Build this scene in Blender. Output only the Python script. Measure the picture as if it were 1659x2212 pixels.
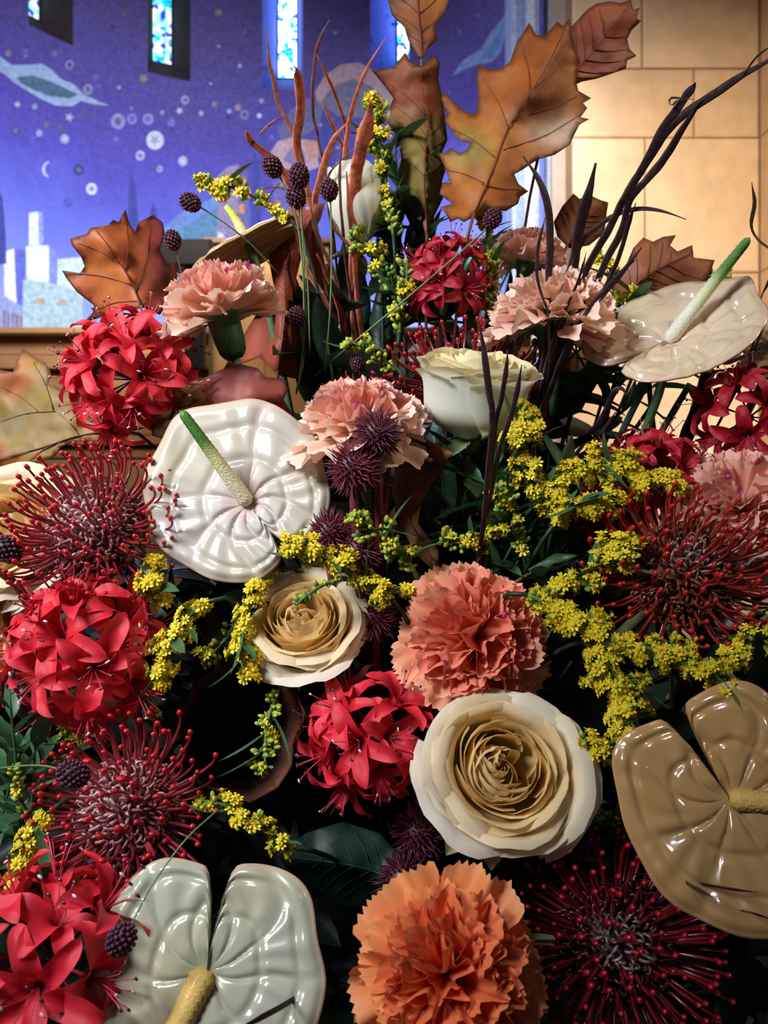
import bpy, math, random
from mathutils import Vector, Matrix, noise
from mathutils.geometry import delaunay_2d_cdt

for o in list(bpy.data.objects):
    bpy.data.objects.remove(o, do_unlink=True)
SC = bpy.context.scene
COL = SC.collection
PI = math.pi
rnd = random.Random(11)

# ------------------------------------------------------------------ camera
F = 1720.0            # focal length in pixels of the 1659 x 2212 frame
CAMZ = 1.45
cam = bpy.data.cameras.new('camera')
cam.sensor_fit = 'VERTICAL'
cam.sensor_height = 36.0
cam.lens = F / 2212.0 * 36.0
cam.clip_start = 0.02
cam.clip_end = 60
cam.dof.use_dof = True
cam.dof.focus_distance = 0.46
cam.dof.aperture_fstop = 14.0
camo = bpy.data.objects.new('camera', cam)
COL.objects.link(camo)
camo.location = (0, 0, CAMZ)
camo.rotation_euler = (PI / 2, 0, 0)
SC.camera = camo

def P(px, py, d):
    return Vector(((px - 829.5) / F * d, d, CAMZ - (py - 1106) / F * d))

def s2l(c):
    def f(v):
        v = v / 255.0
        return v / 12.92 if v <= 0.04045 else ((v + 0.055) / 1.055) ** 2.4
    return (f(c[0]), f(c[1]), f(c[2]))

# ------------------------------------------------------------------ world, lights, exposure
SC.view_settings.view_transform = 'Standard'
SC.view_settings.look = 'None'
SC.view_settings.gamma = 1.0
SC.view_settings.use_curve_mapping = False
SC.view_settings.exposure = 0.0
SC.cycles.max_bounces = 6
SC.cycles.diffuse_bounces = 3
SC.cycles.glossy_bounces = 2
SC.cycles.transmission_bounces = 4
W = bpy.data.worlds.new('church_air')
SC.world = W
W.use_nodes = True
bgn = W.node_tree.nodes['Background']
bgn.inputs[0].default_value = (0.55, 0.5, 0.6, 1)
bgn.inputs[1].default_value = 0.06

def lamp(name, typ, loc, target, energy, color, size=0.3, angle=60, blend=0.8):
    l = bpy.data.lights.new(name, typ)
    l.energy = energy
    l.color = color
    if typ == 'SPOT':
        l.spot_size = math.radians(angle)
        l.spot_blend = blend
        l.shadow_soft_size = size
    elif typ == 'AREA':
        l.shape = 'DISK'
        l.size = size
    else:
        l.shadow_soft_size = size
    o = bpy.data.objects.new(name, l)
    COL.objects.link(o)
    o.location = loc
    d = Vector(target) - Vector(loc)
    o.rotation_euler = d.to_track_quat('-Z', 'Y').to_euler()
    return o

# daylight from the nave windows (cool), spotlights of the church (warm), mural floodlight, added fill lamps
lamp('nave_window_light', 'SPOT', (-0.95, -0.35, 2.25), (-0.20, 0.52, 1.63), 205, (0.91, 0.95, 1.0), 0.26, 38, 1.0)
lamp('lower_left_fill', 'SPOT', (-0.5, -0.1, 2.3), (-0.12, 0.36, 1.25), 54, (0.84, 0.9, 1.0), 0.14, 23, 1.0)  # added cool fill for the lower left blooms, no seen source
lamp('warm_spotlight', 'SPOT', (1.5, -0.2, 2.9), (0.20, 0.60, 1.84), 80, (1.0, 0.78, 0.54), 0.10, 28, 1.0)
lamp('apse_window_light', 'SPOT', (-0.9, 2.6, 3.6), (-0.10, 0.6, 1.6), 110, (0.66, 0.76, 1.0), 0.25, 40, 0.8)
lamp('mural_floodlight', 'SPOT', (-0.6, 3.4, 4.4), (-2.0, 7.5, 3.6), 1150, (0.86, 0.86, 1.0), 0.3, 95, 1.0)
lamp('pilaster_fill', 'SPOT', (0.2, 5.0, 5.3), (1.1, 6.9, 3.6), 380, (0.9, 0.94, 1.0), 0.15, 75, 1.0)  # added fill that brightens the pilaster and the right of the mural
lamp('apse_side_fill', 'SPOT', (-0.9, 4.1, 4.6), (0.9, 6.9, 4.9), 260, (0.9, 0.9, 1.0), 0.2, 60, 1.0)  # second added fill, lifts the dark upper right of the apse
lamp('pier_spotlight', 'SPOT', (1.2, 3.2, 4.6), (2.3, 6.2, 3.2), 440, (1.0, 0.80, 0.58), 0.25, 85, 1.0)
lamp('pier_low_spotlight', 'SPOT', (2.5, 3.0, 0.7), (2.2, 6.2, 2.0), 330, (1.0, 0.9, 0.84), 0.2, 60, 1.0)
lamp('screen_spotlight', 'SPOT', (-1.0, 2.6, 4.3), (-1.6, 5.5, 2.2), 200, (1.0, 0.8, 0.58), 0.2, 70, 1.0)

# ------------------------------------------------------------------ mesh helpers
def mk(name, verts, faces, mat, cols=None, smooth=True):
    me = bpy.data.meshes.new(name)
    me.from_pydata([tuple(v) for v in verts], [], faces)
    if smooth:
        me.polygons.foreach_set('use_smooth', [True] * len(me.polygons))
    if cols is not None:
        a = me.color_attributes.new('Col', 'FLOAT_COLOR', 'POINT')
        buf = []
        for c in cols:
            buf.extend((c[0], c[1], c[2], 1.0))
        a.data.foreach_set('color', buf)
    me.materials.append(mat)
    me.update()
    return me

def ob(name, me, parent=None, m=None, label=None, kind=None):
    o = bpy.data.objects.new(name, me)
    COL.objects.link(o)
    if parent is not None:
        o.parent = parent
    if m is not None:
        o.matrix_basis = m
    if label:
        o['label'] = label
    if kind:
        o['kind'] = kind
    return o

ROOTM = {}
def thing(name, label, cat, m, group=None):
    o = bpy.data.objects.new(name, None)
    o.empty_display_size = 0.01
    COL.objects.link(o)
    o.matrix_basis = m
    o['label'] = label
    o['category'] = cat
    if group:
        o['group'] = group
    ROOTM[o.name] = m.copy()
    return o

def solo(name, label, cat, me, m=None, group=None):
    o = ob(name, me, None, m)
    o['label'] = label
    o['category'] = cat
    if group:
        o['group'] = group
    return o

def struct(name, me, m=None, parent=None):
    o = ob(name, me, parent, m)
    o['kind'] = 'structure'
    return o

class MB:
    def __init__(s):
        s.v = []; s.f = []; s.c = []
    def add(s, v, f, c=None):
        b = len(s.v)
        s.v.extend(v)
        s.f.extend([tuple(i + b for i in q) for q in f])
        if c is None: c = [(1, 1, 1)] * len(v)
        elif isinstance(c, tuple): c = [c] * len(v)
        s.c.extend(c)
    def build(s, name, mat, smooth=True):
        return mk(name, s.v, s.f, mat, s.c, smooth)

def gridf(nu, nv, f, closed=False):
    v = []; q = []
    for j in range(nv):
        for i in range(nu):
            v.append(f(i / (nu - 1) if not closed else i / nu, j / (nv - 1)))
    for j in range(nv - 1):
        for i in range(nu if closed else nu - 1):
            a = j * nu + i; b = j * nu + (i + 1) % nu
            q.append((a, b, b + nu, a + nu))
    return v, q

def lerp(a, b, t):
    if isinstance(a, (tuple, list)):
        return tuple(x + (y - x) * t for x, y in zip(a, b))
    return a + (b - a) * t
def clamp(x, a=0., b=1.): return max(a, min(b, x))
def sst(a, b, x):
    t = clamp((x - a) / (b - a)); return t * t * (3 - 2 * t)

def catmull(pts, n):
    """n samples through the points (tuples of any length)"""
    if len(pts) == 2: pts = [pts[0], lerp(pts[0], pts[1], .5), pts[1]]
    ext = [tuple(2 * a - b for a, b in zip(pts[0], pts[1]))] + [tuple(p) for p in pts] + [tuple(2 * a - b for a, b in zip(pts[-1], pts[-2]))]
    m = len(pts) - 1
    out = []
    for k in range(n):
        t = k / (n - 1) * m
        i = min(int(t), m - 1); u = t - i
        p0, p1, p2, p3 = ext[i:i + 4]
        out.append(tuple(.5 * (2 * b + (c - a) * u + (2 * a - 5 * b + 4 * c - d) * u * u + (3 * b - a - 3 * c + d) * u ** 3) for a, b, c, d in zip(p0, p1, p2, p3)))
    return out

def tube(pts, radii, sides=6, flat=1.0, twist=0.0, ref=None, caps=True):
    """tube through 3D points; flat<1 makes a strap; returns verts, faces"""
    pts = [Vector(p) for p in pts]
    n = len(pts)
    v = []; q = []
    ref = Vector(ref) if ref is not None else Vector((0.13, -1, 0.21)).normalized()
    for i, p in enumerate(pts):
        t = (pts[min(i + 1, n - 1)] - pts[max(i - 1, 0)])
        if t.length < 1e-9: t = Vector((0, 0, 1))
        t.normalize()
        a = t.cross(ref)
        if a.length < 1e-4: a = t.cross(Vector((1, 0, 0)))
        a.normalize()
        b = a.cross(t)
        r = radii[i] if isinstance(radii, (list, tuple)) else radii
        tw = twist * i / max(1, n - 1)
        a2 = a * math.cos(tw) + b * math.sin(tw)
        b2 = b * math.cos(tw) - a * math.sin(tw)
        for k in range(sides):
            w = 2 * PI * k / sides
            v.append(p + a2 * (r * math.cos(w)) + b2 * (r * flat * math.sin(w)))
    for i in range(n - 1):
        for k in range(sides):
            a = i * sides + k; b = i * sides + (k + 1) % sides
            q.append((a, b, b + sides, a + sides))
    if caps:
        q.append(tuple(range(sides))[::-1])
        q.append(tuple((n - 1) * sides + k for k in range(sides)))
    return v, q

def ball(c, r, nu=8, nv=6, scale=(1, 1, 1)):
    c = Vector(c)
    v = [c + Vector((0, 0, -r * scale[2]))]; q = []
    for j in range(1, nv):
        ph = -PI / 2 + PI * j / nv
        for i in range(nu):
            th = 2 * PI * i / nu
            v.append(c + Vector((r * scale[0] * math.cos(ph) * math.cos(th), r * scale[1] * math.cos(ph) * math.sin(th), r * scale[2] * math.sin(ph))))
    v.append(c + Vector((0, 0, r * scale[2])))
    for i in range(nu):
        q.append((0, 1 + (i + 1) % nu, 1 + i))
        q.append((len(v) - 1, 1 + (nv - 2) * nu + i, 1 + (nv - 2) * nu + (i + 1) % nu))
    for j in range(nv - 2):
        for i in range(nu):
            a = 1 + j * nu + i; b = 1 + j * nu + (i + 1) % nu
            q.append((a, b, b + nu, a + nu))
    return v, q

def boxm(x0, x1, y0, y1, z0, z1, bev=0.0):
    if bev <= 0:
        v = [(x, y, z) for z in (z0, z1) for y in (y0, y1) for x in (x0, x1)]
        return [Vector(p) for p in v], [(0, 2, 3, 1), (4, 5, 7, 6), (0, 1, 5, 4), (2, 6, 7, 3), (0, 4, 6, 2), (1, 3, 7, 5)]
    # bevelled on the faces towards -y (front), cheap chamfer
    b = bev
    v = [(x0, y1, z0), (x1, y1, z0), (x1, y1, z1), (x0, y1, z1),
         (x0, y0 + b, z0), (x1, y0 + b, z0), (x1, y0 + b, z1), (x0, y0 + b, z1),
         (x0 + b, y0, z0 + b), (x1 - b, y0, z0 + b), (x1 - b, y0, z1 - b), (x0 + b, y0, z1 - b)]
    f = [(0, 3, 2, 1)]
    for k in range(4):
        f.append((k, (k + 1) % 4, 4 + (k + 1) % 4, 4 + k))
        f.append((4 + k, 4 + (k + 1) % 4, 8 + (k + 1) % 4, 8 + k))
    f.append((8, 9, 10, 11))
    return [Vector(p) for p in v], f

def frame(loc, normal, up=(0, 0, 1)):
    z = Vector(normal).normalized()
    u = Vector(up)
    y = u - z * u.dot(z)
    if y.length < 1e-4:
        y = Vector((0, 1, 0)) - z * z.y
    y.normalize()
    x = y.cross(z)
    m = Matrix((x, y, z)).transposed().to_4x4()
    m.translation = Vector(loc)
    return m

def D(r, u, t):            # direction given as right, up, towards the viewer's side
    return Vector((r, -t, u)).normalized()

# ------------------------------------------------------------------ materials
def nodes(m):
    m.use_nodes = True
    nt = m.node_tree
    for n in list(nt.nodes): nt.nodes.remove(n)
    return nt

def attr_mat(name, rough=0.5, transl=0.0, coat=0.0, spec=0.4, var=0.18, nscale=180.0, sheen=0.0, bump=0.0, bscale=400.0, coatr=0.08):
    m = bpy.data.materials.new(name)
    nt = nodes(m); N = nt.nodes; L = nt.links
    out = N.new('ShaderNodeOutputMaterial')
    p = N.new('ShaderNodeBsdfPrincipled')
    a = N.new('ShaderNodeAttribute'); a.attribute_name = 'Col'
    tc = N.new('ShaderNodeTexCoord')
    no = N.new('ShaderNodeTexNoise'); no.inputs['Scale'].default_value = nscale; no.inputs['Detail'].default_value = 3
    L.new(tc.outputs['Object'], no.inputs['Vector'])
    mr = N.new('ShaderNodeMapRange')
    mr.inputs['From Min'].default_value = 0.3; mr.inputs['From Max'].default_value = 0.7
    mr.inputs['To Min'].default_value = 1 - var; mr.inputs['To Max'].default_value = 1 + var
    L.new(no.outputs['Fac'], mr.inputs['Value'])
    mx = N.new('ShaderNodeVectorMath'); mx.operation = 'SCALE'
    L.new(a.outputs['Color'], mx.inputs[0]); L.new(mr.outputs['Result'], mx.inputs['Scale'])
    L.new(mx.outputs['Vector'], p.inputs['Base Color'])
    p.inputs['Roughness'].default_value = rough
    p.inputs['Specular IOR Level'].default_value = spec
    p.inputs['Coat Weight'].default_value = coat
    p.inputs['Coat Roughness'].default_value = coatr
    p.inputs['Sheen Weight'].default_value = sheen
    if bump > 0:
        n2 = N.new('ShaderNodeTexNoise'); n2.inputs['Scale'].default_value = bscale; n2.inputs['Detail'].default_value = 4
        L.new(tc.outputs['Object'], n2.inputs['Vector'])
        b = N.new('ShaderNodeBump'); b.inputs['Strength'].default_value = bump; b.inputs['Distance'].default_value = 0.001
        L.new(n2.outputs['Fac'], b.inputs['Height']); L.new(b.outputs['Normal'], p.inputs['Normal'])
    if transl > 0:
        t = N.new('ShaderNodeBsdfTranslucent')
        L.new(mx.outputs['Vector'], t.inputs['Color'])
        ms = N.new('ShaderNodeMixShader'); ms.inputs[0].default_value = transl
        L.new(p.outputs[0], ms.inputs[1]); L.new(t.outputs[0], ms.inputs[2]); L.new(ms.outputs[0], out.inputs[0])
    else:
        L.new(p.outputs[0], out.inputs[0])
    return m

M_petal = attr_mat('petal_soft', 0.55, 0.28, 0, 0.3, 0.07, 120)
M_rose = attr_mat('petal_rose', 0.5, 0.42, 0, 0.35, 0.04, 60, bump=0.1, bscale=250)
M_nerine = attr_mat('petal_nerine', 0.38, 0.2, 0, 0.5, 0.22, 260, bump=0.25, bscale=500)
M_pin = attr_mat('pincushion_style', 0.25, 0, 0.3, 0.6, 0.15, 300)
M_spathe = attr_mat('anthurium_spathe', 0.22, 0.1, 0.9, 0.55, 0.05, 40, coatr=0.06, bump=0.06, bscale=120)
M_spadix = attr_mat('anthurium_spadix', 0.5, 0.0, 0.1, 0.4, 0.08, 700, bump=0.7, bscale=900)
M_leaf = attr_mat('oak_leaf', 0.55, 0.22, 0, 0.35, 0.22, 55, bump=0.25, bscale=160)
M_green = attr_mat('green_leaf', 0.42, 0.15, 0, 0.4, 0.2, 140)
M_stem = attr_mat('stem', 0.5, 0, 0, 0.4, 0.2, 160)
M_strap = attr_mat('strap', 0.5, 0, 0, 0.35, 0.35, 240, bump=0.4, bscale=350)
M_gold = attr_mat('goldenrod', 0.6, 0.15, 0, 0.3, 0.15, 500)
M_head = attr_mat('burgundy_head', 0.5, 0, 0, 0.4, 0.3, 600)
M_stone = attr_mat('sandstone', 0.85, 0, 0, 0.2, 0.10, 7, bump=0.5, bscale=60)
M_wood = attr_mat('oak_wood', 0.6, 0, 0, 0.3, 0.14, 9, bump=0.2, bscale=30)
M_paint = attr_mat('mural_paint', 0.8, 0, 0, 0.2, 0.22, 26, bump=0.3, bscale=60)
M_black = attr_mat('black_plastic', 0.5, 0, 0, 0.4, 0.1, 30)
M_foam = attr_mat('dark_foam_fill', 0.95, 0, 0, 0.1, 0.3, 90, bump=0.6, bscale=120)

def mural_mat():
    m = bpy.data.materials.new('mural_wall')
    nt = nodes(m); N = nt.nodes; L = nt.links
    out = N.new('ShaderNodeOutputMaterial'); p = N.new('ShaderNodeBsdfPrincipled')
    tc = N.new('ShaderNodeTexCoord'); sp = N.new('ShaderNodeSeparateXYZ')
    L.new(tc.outputs['Object'], sp.inputs[0])
    nz = N.new('ShaderNodeTexNoise'); nz.inputs['Scale'].default_value = 1.3; nz.inputs['Detail'].default_value = 4
    L.new(tc.outputs['Object'], nz.inputs['Vector'])
    ad = N.new('ShaderNodeMath'); ad.operation = 'MULTIPLY_ADD'; ad.inputs[1].default_value = 1.1
    L.new(nz.outputs['Fac'], ad.inputs[0]); L.new(sp.outputs['Z'], ad.inputs[2])
    mr = N.new('ShaderNodeMapRange'); mr.inputs['From Min'].default_value = 3.4; mr.inputs['From Max'].default_value = 6.6
    L.new(ad.outputs[0], mr.inputs['Value'])
    cr = N.new('ShaderNodeValToRGB')
    e = cr.color_ramp.elements
    e[0].position = 0.0; e[0].color = (*s2l((168, 186, 232)), 1)
    e[1].position = 1.0; e[1].color = (*s2l((88, 78, 140)), 1)
    for pos, c in ((0.25, (122, 136, 222)), (0.45, (96, 104, 204)), (0.56, (84, 80, 178)), (0.72, (80, 72, 156))):
        q = e.new(pos); q.color = (*s2l(c), 1)
    L.new(mr.outputs[0], cr.inputs[0])
    # brushwork / tesserae: finer and stronger higher up
    vo = N.new('ShaderNodeTexVoronoi'); vo.inputs['Scale'].default_value = 38
    L.new(tc.outputs['Object'], vo.inputs['Vector'])
    hs = N.new('ShaderNodeSeparateColor'); L.new(vo.outputs['Color'], hs.inputs[0])
    m2 = N.new('ShaderNodeMapRange'); m2.inputs['From Min'].default_value = 0.3; m2.inputs['From Max'].default_value = 0.75
    m2.inputs['To Min'].default_value = 0.03; m2.inputs['To Max'].default_value = 0.42
    L.new(mr.outputs[0], m2.inputs['Value'])
    sub = N.new('ShaderNodeMath'); sub.operation = 'SUBTRACT'; sub.inputs[1].default_value = 0.5
    L.new(hs.outputs[0], sub.inputs[0])
    ml = N.new('ShaderNodeMath'); ml.operation = 'MULTIPLY_ADD'; ml.inputs[2].default_value = 1.0
    L.new(sub.outputs[0], ml.inputs[0]); L.new(m2.outputs[0], ml.inputs[1])
    v2 = N.new('ShaderNodeVectorMath'); v2.operation = 'SCALE'
    L.new(cr.outputs[0], v2.inputs[0]); L.new(ml.outputs[0], v2.inputs['Scale'])
    L.new(v2.outputs[0], p.inputs['Base Color'])
    p.inputs['Roughness'].default_value = 0.8
    L.new(p.outputs[0], out.inputs[0])
    return m
M_mural = mural_mat()

def glass_mat(name, strength, white):
    m = bpy.data.materials.new(name)
    nt = nodes(m); N = nt.nodes; L = nt.links
    out = N.new('ShaderNodeOutputMaterial')
    tc = N.new('ShaderNodeTexCoord')
    vo = N.new('ShaderNodeTexVoronoi'); vo.inputs['Scale'].default_value = 22
    L.new(tc.outputs['Object'], vo.inputs['Vector'])
    hs = N.new('ShaderNodeSeparateColor'); L.new(vo.outputs['Color'], hs.inputs[0])
    cr = N.new('ShaderNodeValToRGB'); cr.color_ramp.interpolation = 'CONSTANT'
    e = cr.color_ramp.elements
    e[0].position = 0; e[0].color = (0.02, 0.05, 0.6, 1)
    e[1].position = 0.18; e[1].color = (0.0, 0.55, 0.75, 1)
    for pos, c in ((0.36, (0.3, 0.9, 1.0)), (0.6 - white, (0.9, 1.0, 1.0)), (0.92, (0.1, 0.35, 1.0))):
        q = e.new(pos); q.color = (*c, 1)
    L.new(hs.outputs[0], cr.inputs[0])
    em = N.new('ShaderNodeEmission'); em.inputs['Strength'].default_value = strength
    L.new(cr.outputs[0], em.inputs[0]); L.new(em.outputs[0], out.inputs[0])
    return m
M_glass = glass_mat('stained_glass', 1.6, 0.0)
M_glassw = glass_mat('stained_glass_bright', 9.0, 0.22)

# ------------------------------------------------------------------ the place: floor, apse, mural, windows, pier, screen
XC, YC, R = -1.02, 5.46, 2.54
ZM = 2.2
def cyl(phi, z, r=R): return Vector((XC + r * math.sin(phi), YC + r * math.cos(phi), z))

def slab(v, f, c): return v, f, [c] * len(v)

mb = MB()
v, f = boxm(-7, 7, -4, 10, -0.2, 0.0); mb.add(v, f, s2l((46, 36, 34)))
struct('floor', mb.build('floor', M_stone, False))

# curved wall with four window openings
wins = [(-50, 0), (-25, 1), (0, 2), (25, 3)]
HW = math.radians(4.6)
SILL = CAMZ + 4.24
brk = set()
edges_phi = [math.radians(-100)]
for a, _ in wins:
    edges_phi += [math.radians(a) - HW, math.radians(a) + HW]
edges_phi.append(math.radians(66))
phis = []
for i in range(len(edges_phi) - 1):
    n = 2 if i % 2 else 8
    for k in range(n):
        phis.append((edges_phi[i] + (edges_phi[i + 1] - edges_phi[i]) * k / n, i % 2 == 1))
phis.append((edges_phi[-1], False))
mb = MB()
for i in range(len(phis) - 1):
    a, w = phis[i]; b = phis[i + 1][0]
    z1 = SILL if w else 8.4
    zz = [ZM, 3.4, 4.6, SILL] if w else [ZM, 3.4, 4.6, SILL, 7.0, 8.4]
    for k in range(len(zz) - 1):
        mb.add([cyl(a, zz[k]), cyl(b, zz[k]), cyl(b, zz[k + 1]), cyl(a, zz[k + 1])], [(0, 1, 2, 3)], (1, 1, 1))
wall = struct('wall_apse', mb.build('wall_apse', M_mural))

for a, i in wins:
    ph = math.radians(a)
    c_in = s2l((74, 96, 200)) if i >= 2 else s2l((70, 58, 62))  # blue glow of the bright panes, and shade elsewhere, put into the colour
    dd = 0.42
    gh = 0.105
    ax = Vector((math.sin(ph), math.cos(ph), 0)); tx = Vector((math.cos(ph), -math.sin(ph), 0))
    A0, B0 = cyl(ph - HW, SILL), cyl(ph + HW, SILL)
    G0 = cyl(ph, SILL + 0.34) + ax * dd
    g0, g1 = G0 - tx * gh, G0 + tx * gh
    up = lambda p, z: Vector((p.x, p.y, z))
    mb = MB()
    for quad in ([A0, B0, g1, g0], [A0, g0, up(g0, 8.4), up(A0, 8.4)], [g1, B0, up(B0, 8.4), up(g1, 8.4)]):
        mb.add(quad, [(0, 1, 2, 3)], c_in)
    wo = struct('window_%d' % (i + 1), mb.build('window_reveal', M_paint, False))
    # glass with its own thickness, and a stone frame strip round it
    mb = MB()
    q0, q1 = g0 + tx * 0.008, g1 - tx * 0.008
    mb.add([q0, q1, up(q1, 8.4), up(q0, 8.4), q0 + ax * 0.01, q1 + ax * 0.01, up(q1, 8.4) + ax * 0.01, up(q0, 8.4) + ax * 0.01],
           [(0, 1, 2, 3), (4, 7, 6, 5), (0, 3, 7, 4), (1, 5, 6, 2), (0, 4, 5, 1)], (1, 1, 1))
    ob('stained_glass_pane', mb.build('pane', M_glassw if i in (2, 3) else M_glass, False), wo)
    mb = MB()
    for s, g in ((-1, g0), (1, g1)):
        v, f = tube([g - ax * 0.01, up(g, 8.4) - ax * 0.01], [0.014, 0.014], 4); mb.add(v, f, s2l((40, 34, 44)))
    v, f = tube([g0 - ax * 0.01, g1 - ax * 0.01], [0.014, 0.014], 4); mb.add(v, f, s2l((40, 34, 44)))
    ob('window_frame', mb.build('window_frame', M_paint, False), wo)

# painted figures on the mural (flat paint lying on the wall)
def on_wall(px, py, lift):
    dx, dz = (px - 829.5) / F, -(py - 1106) / F
    r = R - lift
    a = dx * dx + 1; b = -2 * (dx * XC + YC); c = XC * XC + YC * YC - r * r
    disc = b * b - 4 * a * c
    if disc < 0: disc = 0
    t = (-b + math.sqrt(disc)) / (2 * a)
    return Vector((dx * t, t, CAMZ + dz * t))

def inside(poly, x, y):
    c = False; n = len(poly); j = n - 1
    for i in range(n):
        xi, yi = poly[i]; xj, yj = poly[j]
        if (yi > y) != (yj > y) and x < (xj - xi) * (y - yi) / (yj - yi) + xi: c = not c
        j = i
    return c

def fillpoly(poly, step):
    pts = [Vector(p) for p in poly]
    n = len(pts)
    dense = []
    for i in range(n):
        a, b = pts[i], pts[(i + 1) % n]
        k = max(1, int((b - a).length / step))
        for j in range(k): dense.append(a.lerp(b, j / k))
    n = len(dense)
    edges = [(i, (i + 1) % n) for i in range(n)]
    xs = [p.x for p in dense]; ys = [p.y for p in dense]
    dl = [(p.x, p.y) for p in dense]
    allp = list(dense)
    y = min(ys) + step * .5; row = 0
    while y < max(ys):
        x = min(xs) + step * (.5 if row % 2 else .25)
        while x < max(xs):
            if inside(dl, x, y) and min((Vector((x, y)) - p).length_squared for p in dense) > (step * .45) ** 2:
                allp.append(Vector((x, y)))
            x += step
        y += step * .87; row += 1
    r = delaunay_2d_cdt(allp, edges, [], 1, 1e-4)
    return r[0], [tuple(q) for q in r[2]], n

def paint(name, poly, col, lift=0.004, step=14):
    v2, fs, _ = fillpoly(poly, step)
    v = [on_wall(p.x, p.y, lift) for p in v2]
    mb = MB(); mb.add(v, fs, s2l(col))
    ob(name, mb.build(name, M_paint, True), wall)

def disc(x, y, r, n=14, k=1.0): return [(x + r * math.cos(2 * PI * i / n), y + r * k * math.sin(2 * PI * i / n)) for i in range(n)]
def star(x, y, r, n=5, inner=.45, rot=0.3): return [(x + r * (1 if i % 2 == 0 else inner) * math.cos(PI * i / n + rot), y + r * (1 if i % 2 == 0 else inner) * math.sin(PI * i / n + rot)) for i in range(2 * n)]

paint('painted_cloud', [(-60, 95), (0, 122), (25, 140), (60, 140), (90, 138), (112, 150), (130, 170), (160, 182), (182, 205), (235, 228), (205, 226), (175, 218), (155, 230), (120, 228), (90, 215), (60, 197), (30, 178), (10, 160), (-60, 130)], (150, 176, 205), 0.004)
paint('painted_cloud', [(35, 167), (70, 163), (110, 176), (140, 190), (168, 205), (150, 213), (110, 208), (75, 195), (45, 180)], (78, 108, 128), 0.007)
paint('painted_leaf', [(975, 165), (1000, 130), (1040, 105), (1060, 70), (1085, 40), (1105, 10), (1098, 60), (1080, 115), (1060, 135), (1030, 140), (1000, 152)], (120, 146, 190), 0.004)
paint('painted_leaf', [(1040, 125), (1070, 80), (1088, 55), (1078, 105), (1060, 128)], (96, 128, 180), 0.007)
for poly, c, l in (
    ([(680, 200), (700, 165), (735, 140), (775, 135), (815, 155), (845, 190), (862, 235), (850, 260), (800, 250), (740, 240), (690, 235)], (176, 150, 156), 0.004),
    ([(690, 225), (715, 190), (760, 170), (800, 185), (830, 215), (845, 250), (790, 255), (730, 250)], (118, 116, 140), 0.007),
    ([(600, 280), (625, 240), (665, 212), (700, 225), (690, 270), (650, 300), (610, 310)], (108, 108, 150), 0.005),
    ([(580, 335), (600, 305), (640, 295), (680, 315), (690, 360), (660, 372), (610, 365)], (188, 160, 166), 0.007),
    ([(612, 345), (630, 318), (655, 322), (662, 350), (640, 362)], (128, 118, 158), 0.010),
    ([(655, 300), (685, 305), (690, 340), (665, 345)], (190, 144, 132), 0.011)):
    paint('painted_cloud', poly, c, l)
# a sky full of small planets, rings and stars
for x, y, r, c1, c2 in ((335, 303, 19, (196, 206, 226), None), (198, 408, 12, (205, 214, 238), None), (170, 367, 11, (60, 68, 130), (110, 116, 140)),
        (150, 140, 10, (130, 134, 178), (80, 80, 130)), (190, 193, 11, (132, 140, 180), (90, 96, 140)), (255, 262, 16, (140, 140, 200), (108, 96, 120)),
        (285, 257, 11, (130, 132, 196), (96, 96, 150)), (320, 257, 12, (140, 142, 204), (108, 108, 170)), (400, 216, 9, (150, 154, 196), (96, 100, 150)),
        (33, 282, 11, (76, 82, 150), (104, 120, 160)), (140, 300, 10, (150, 160, 205), None), (303, 336, 10, (170, 178, 218), (130, 130, 130)),
        (395, 348, 10, (170, 180, 220), None), (147, 437, 10, (86, 94, 178), None), (345, 365, 7, (150, 158, 214), (130, 132, 160)),
        (18, 115, 7, (130, 124, 150), None), (370, 265, 8, (116, 120, 190), None), (100, 270, 7, (100, 110, 140), None), (175, 250, 7, (84, 92, 140), None),
        (130, 275, 6, (84, 104, 128), None), (463, 225, 6, (140, 120, 140), None), (514, 232, 7, (160, 140, 140), None), (528, 248, 10, (120, 130, 180), (80, 84, 140)),
        (85, 288, 7, (150, 158, 205), None), (38, 225, 6, (160, 160, 200), None), (75, 230, 6, (150, 156, 200), None), (214, 272, 8, (78, 76, 150), None),
        (200, 250, 6, (96, 90, 120), None), (560, 250, 5, (190, 190, 215), None), (350, 243, 5, (150, 150, 190), None), (435, 245, 5, (170, 170, 200), None),
        (495, 240, 5, (160, 168, 210), None), (118, 116, 6, (120, 112, 150), None), (250, 300, 6, (110, 114, 180), None), (270, 322, 7, (90, 90, 170), None),
        (880, 210, 6, (140, 144, 190), None), (975, 250, 7, (120, 124, 190), None)):
    paint('painted_planet', disc(x, y, r, 14, 1.08), c1, 0.005, 12)
    if c2: paint('painted_planet', disc(x, y, r * .5, 10, 1.08), c2, 0.008, 12)
paint('painted_star', star(335, 303, 15, 5, .35), (150, 164, 170), 0.009)
paint('painted_star', star(198, 408, 9, 5, .4), (120, 134, 190), 0.009)
for x, y, r, c in ((150, 253, 11, (176, 176, 200)), (388, 239, 9, (196, 196, 222)), (310, 170, 13, (150, 130, 130)), (472, 27, 10, (160, 146, 120)),
        (205, 168, 9, (110, 110, 160)), (55, 110, 9, (112, 104, 150)), (565, 218, 8, (160, 160, 196)), (140, 300, 8, (190, 196, 220)), (395, 348, 8, (196, 204, 226)), (518, 142, 6, (190, 190, 220)), (268, 30, 9, (112, 96, 130))):
    paint('painted_star', star(x, y, r, 5, .45, rnd.random() * 3), c, 0.010, 10)
rr = random.Random(3)
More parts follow.
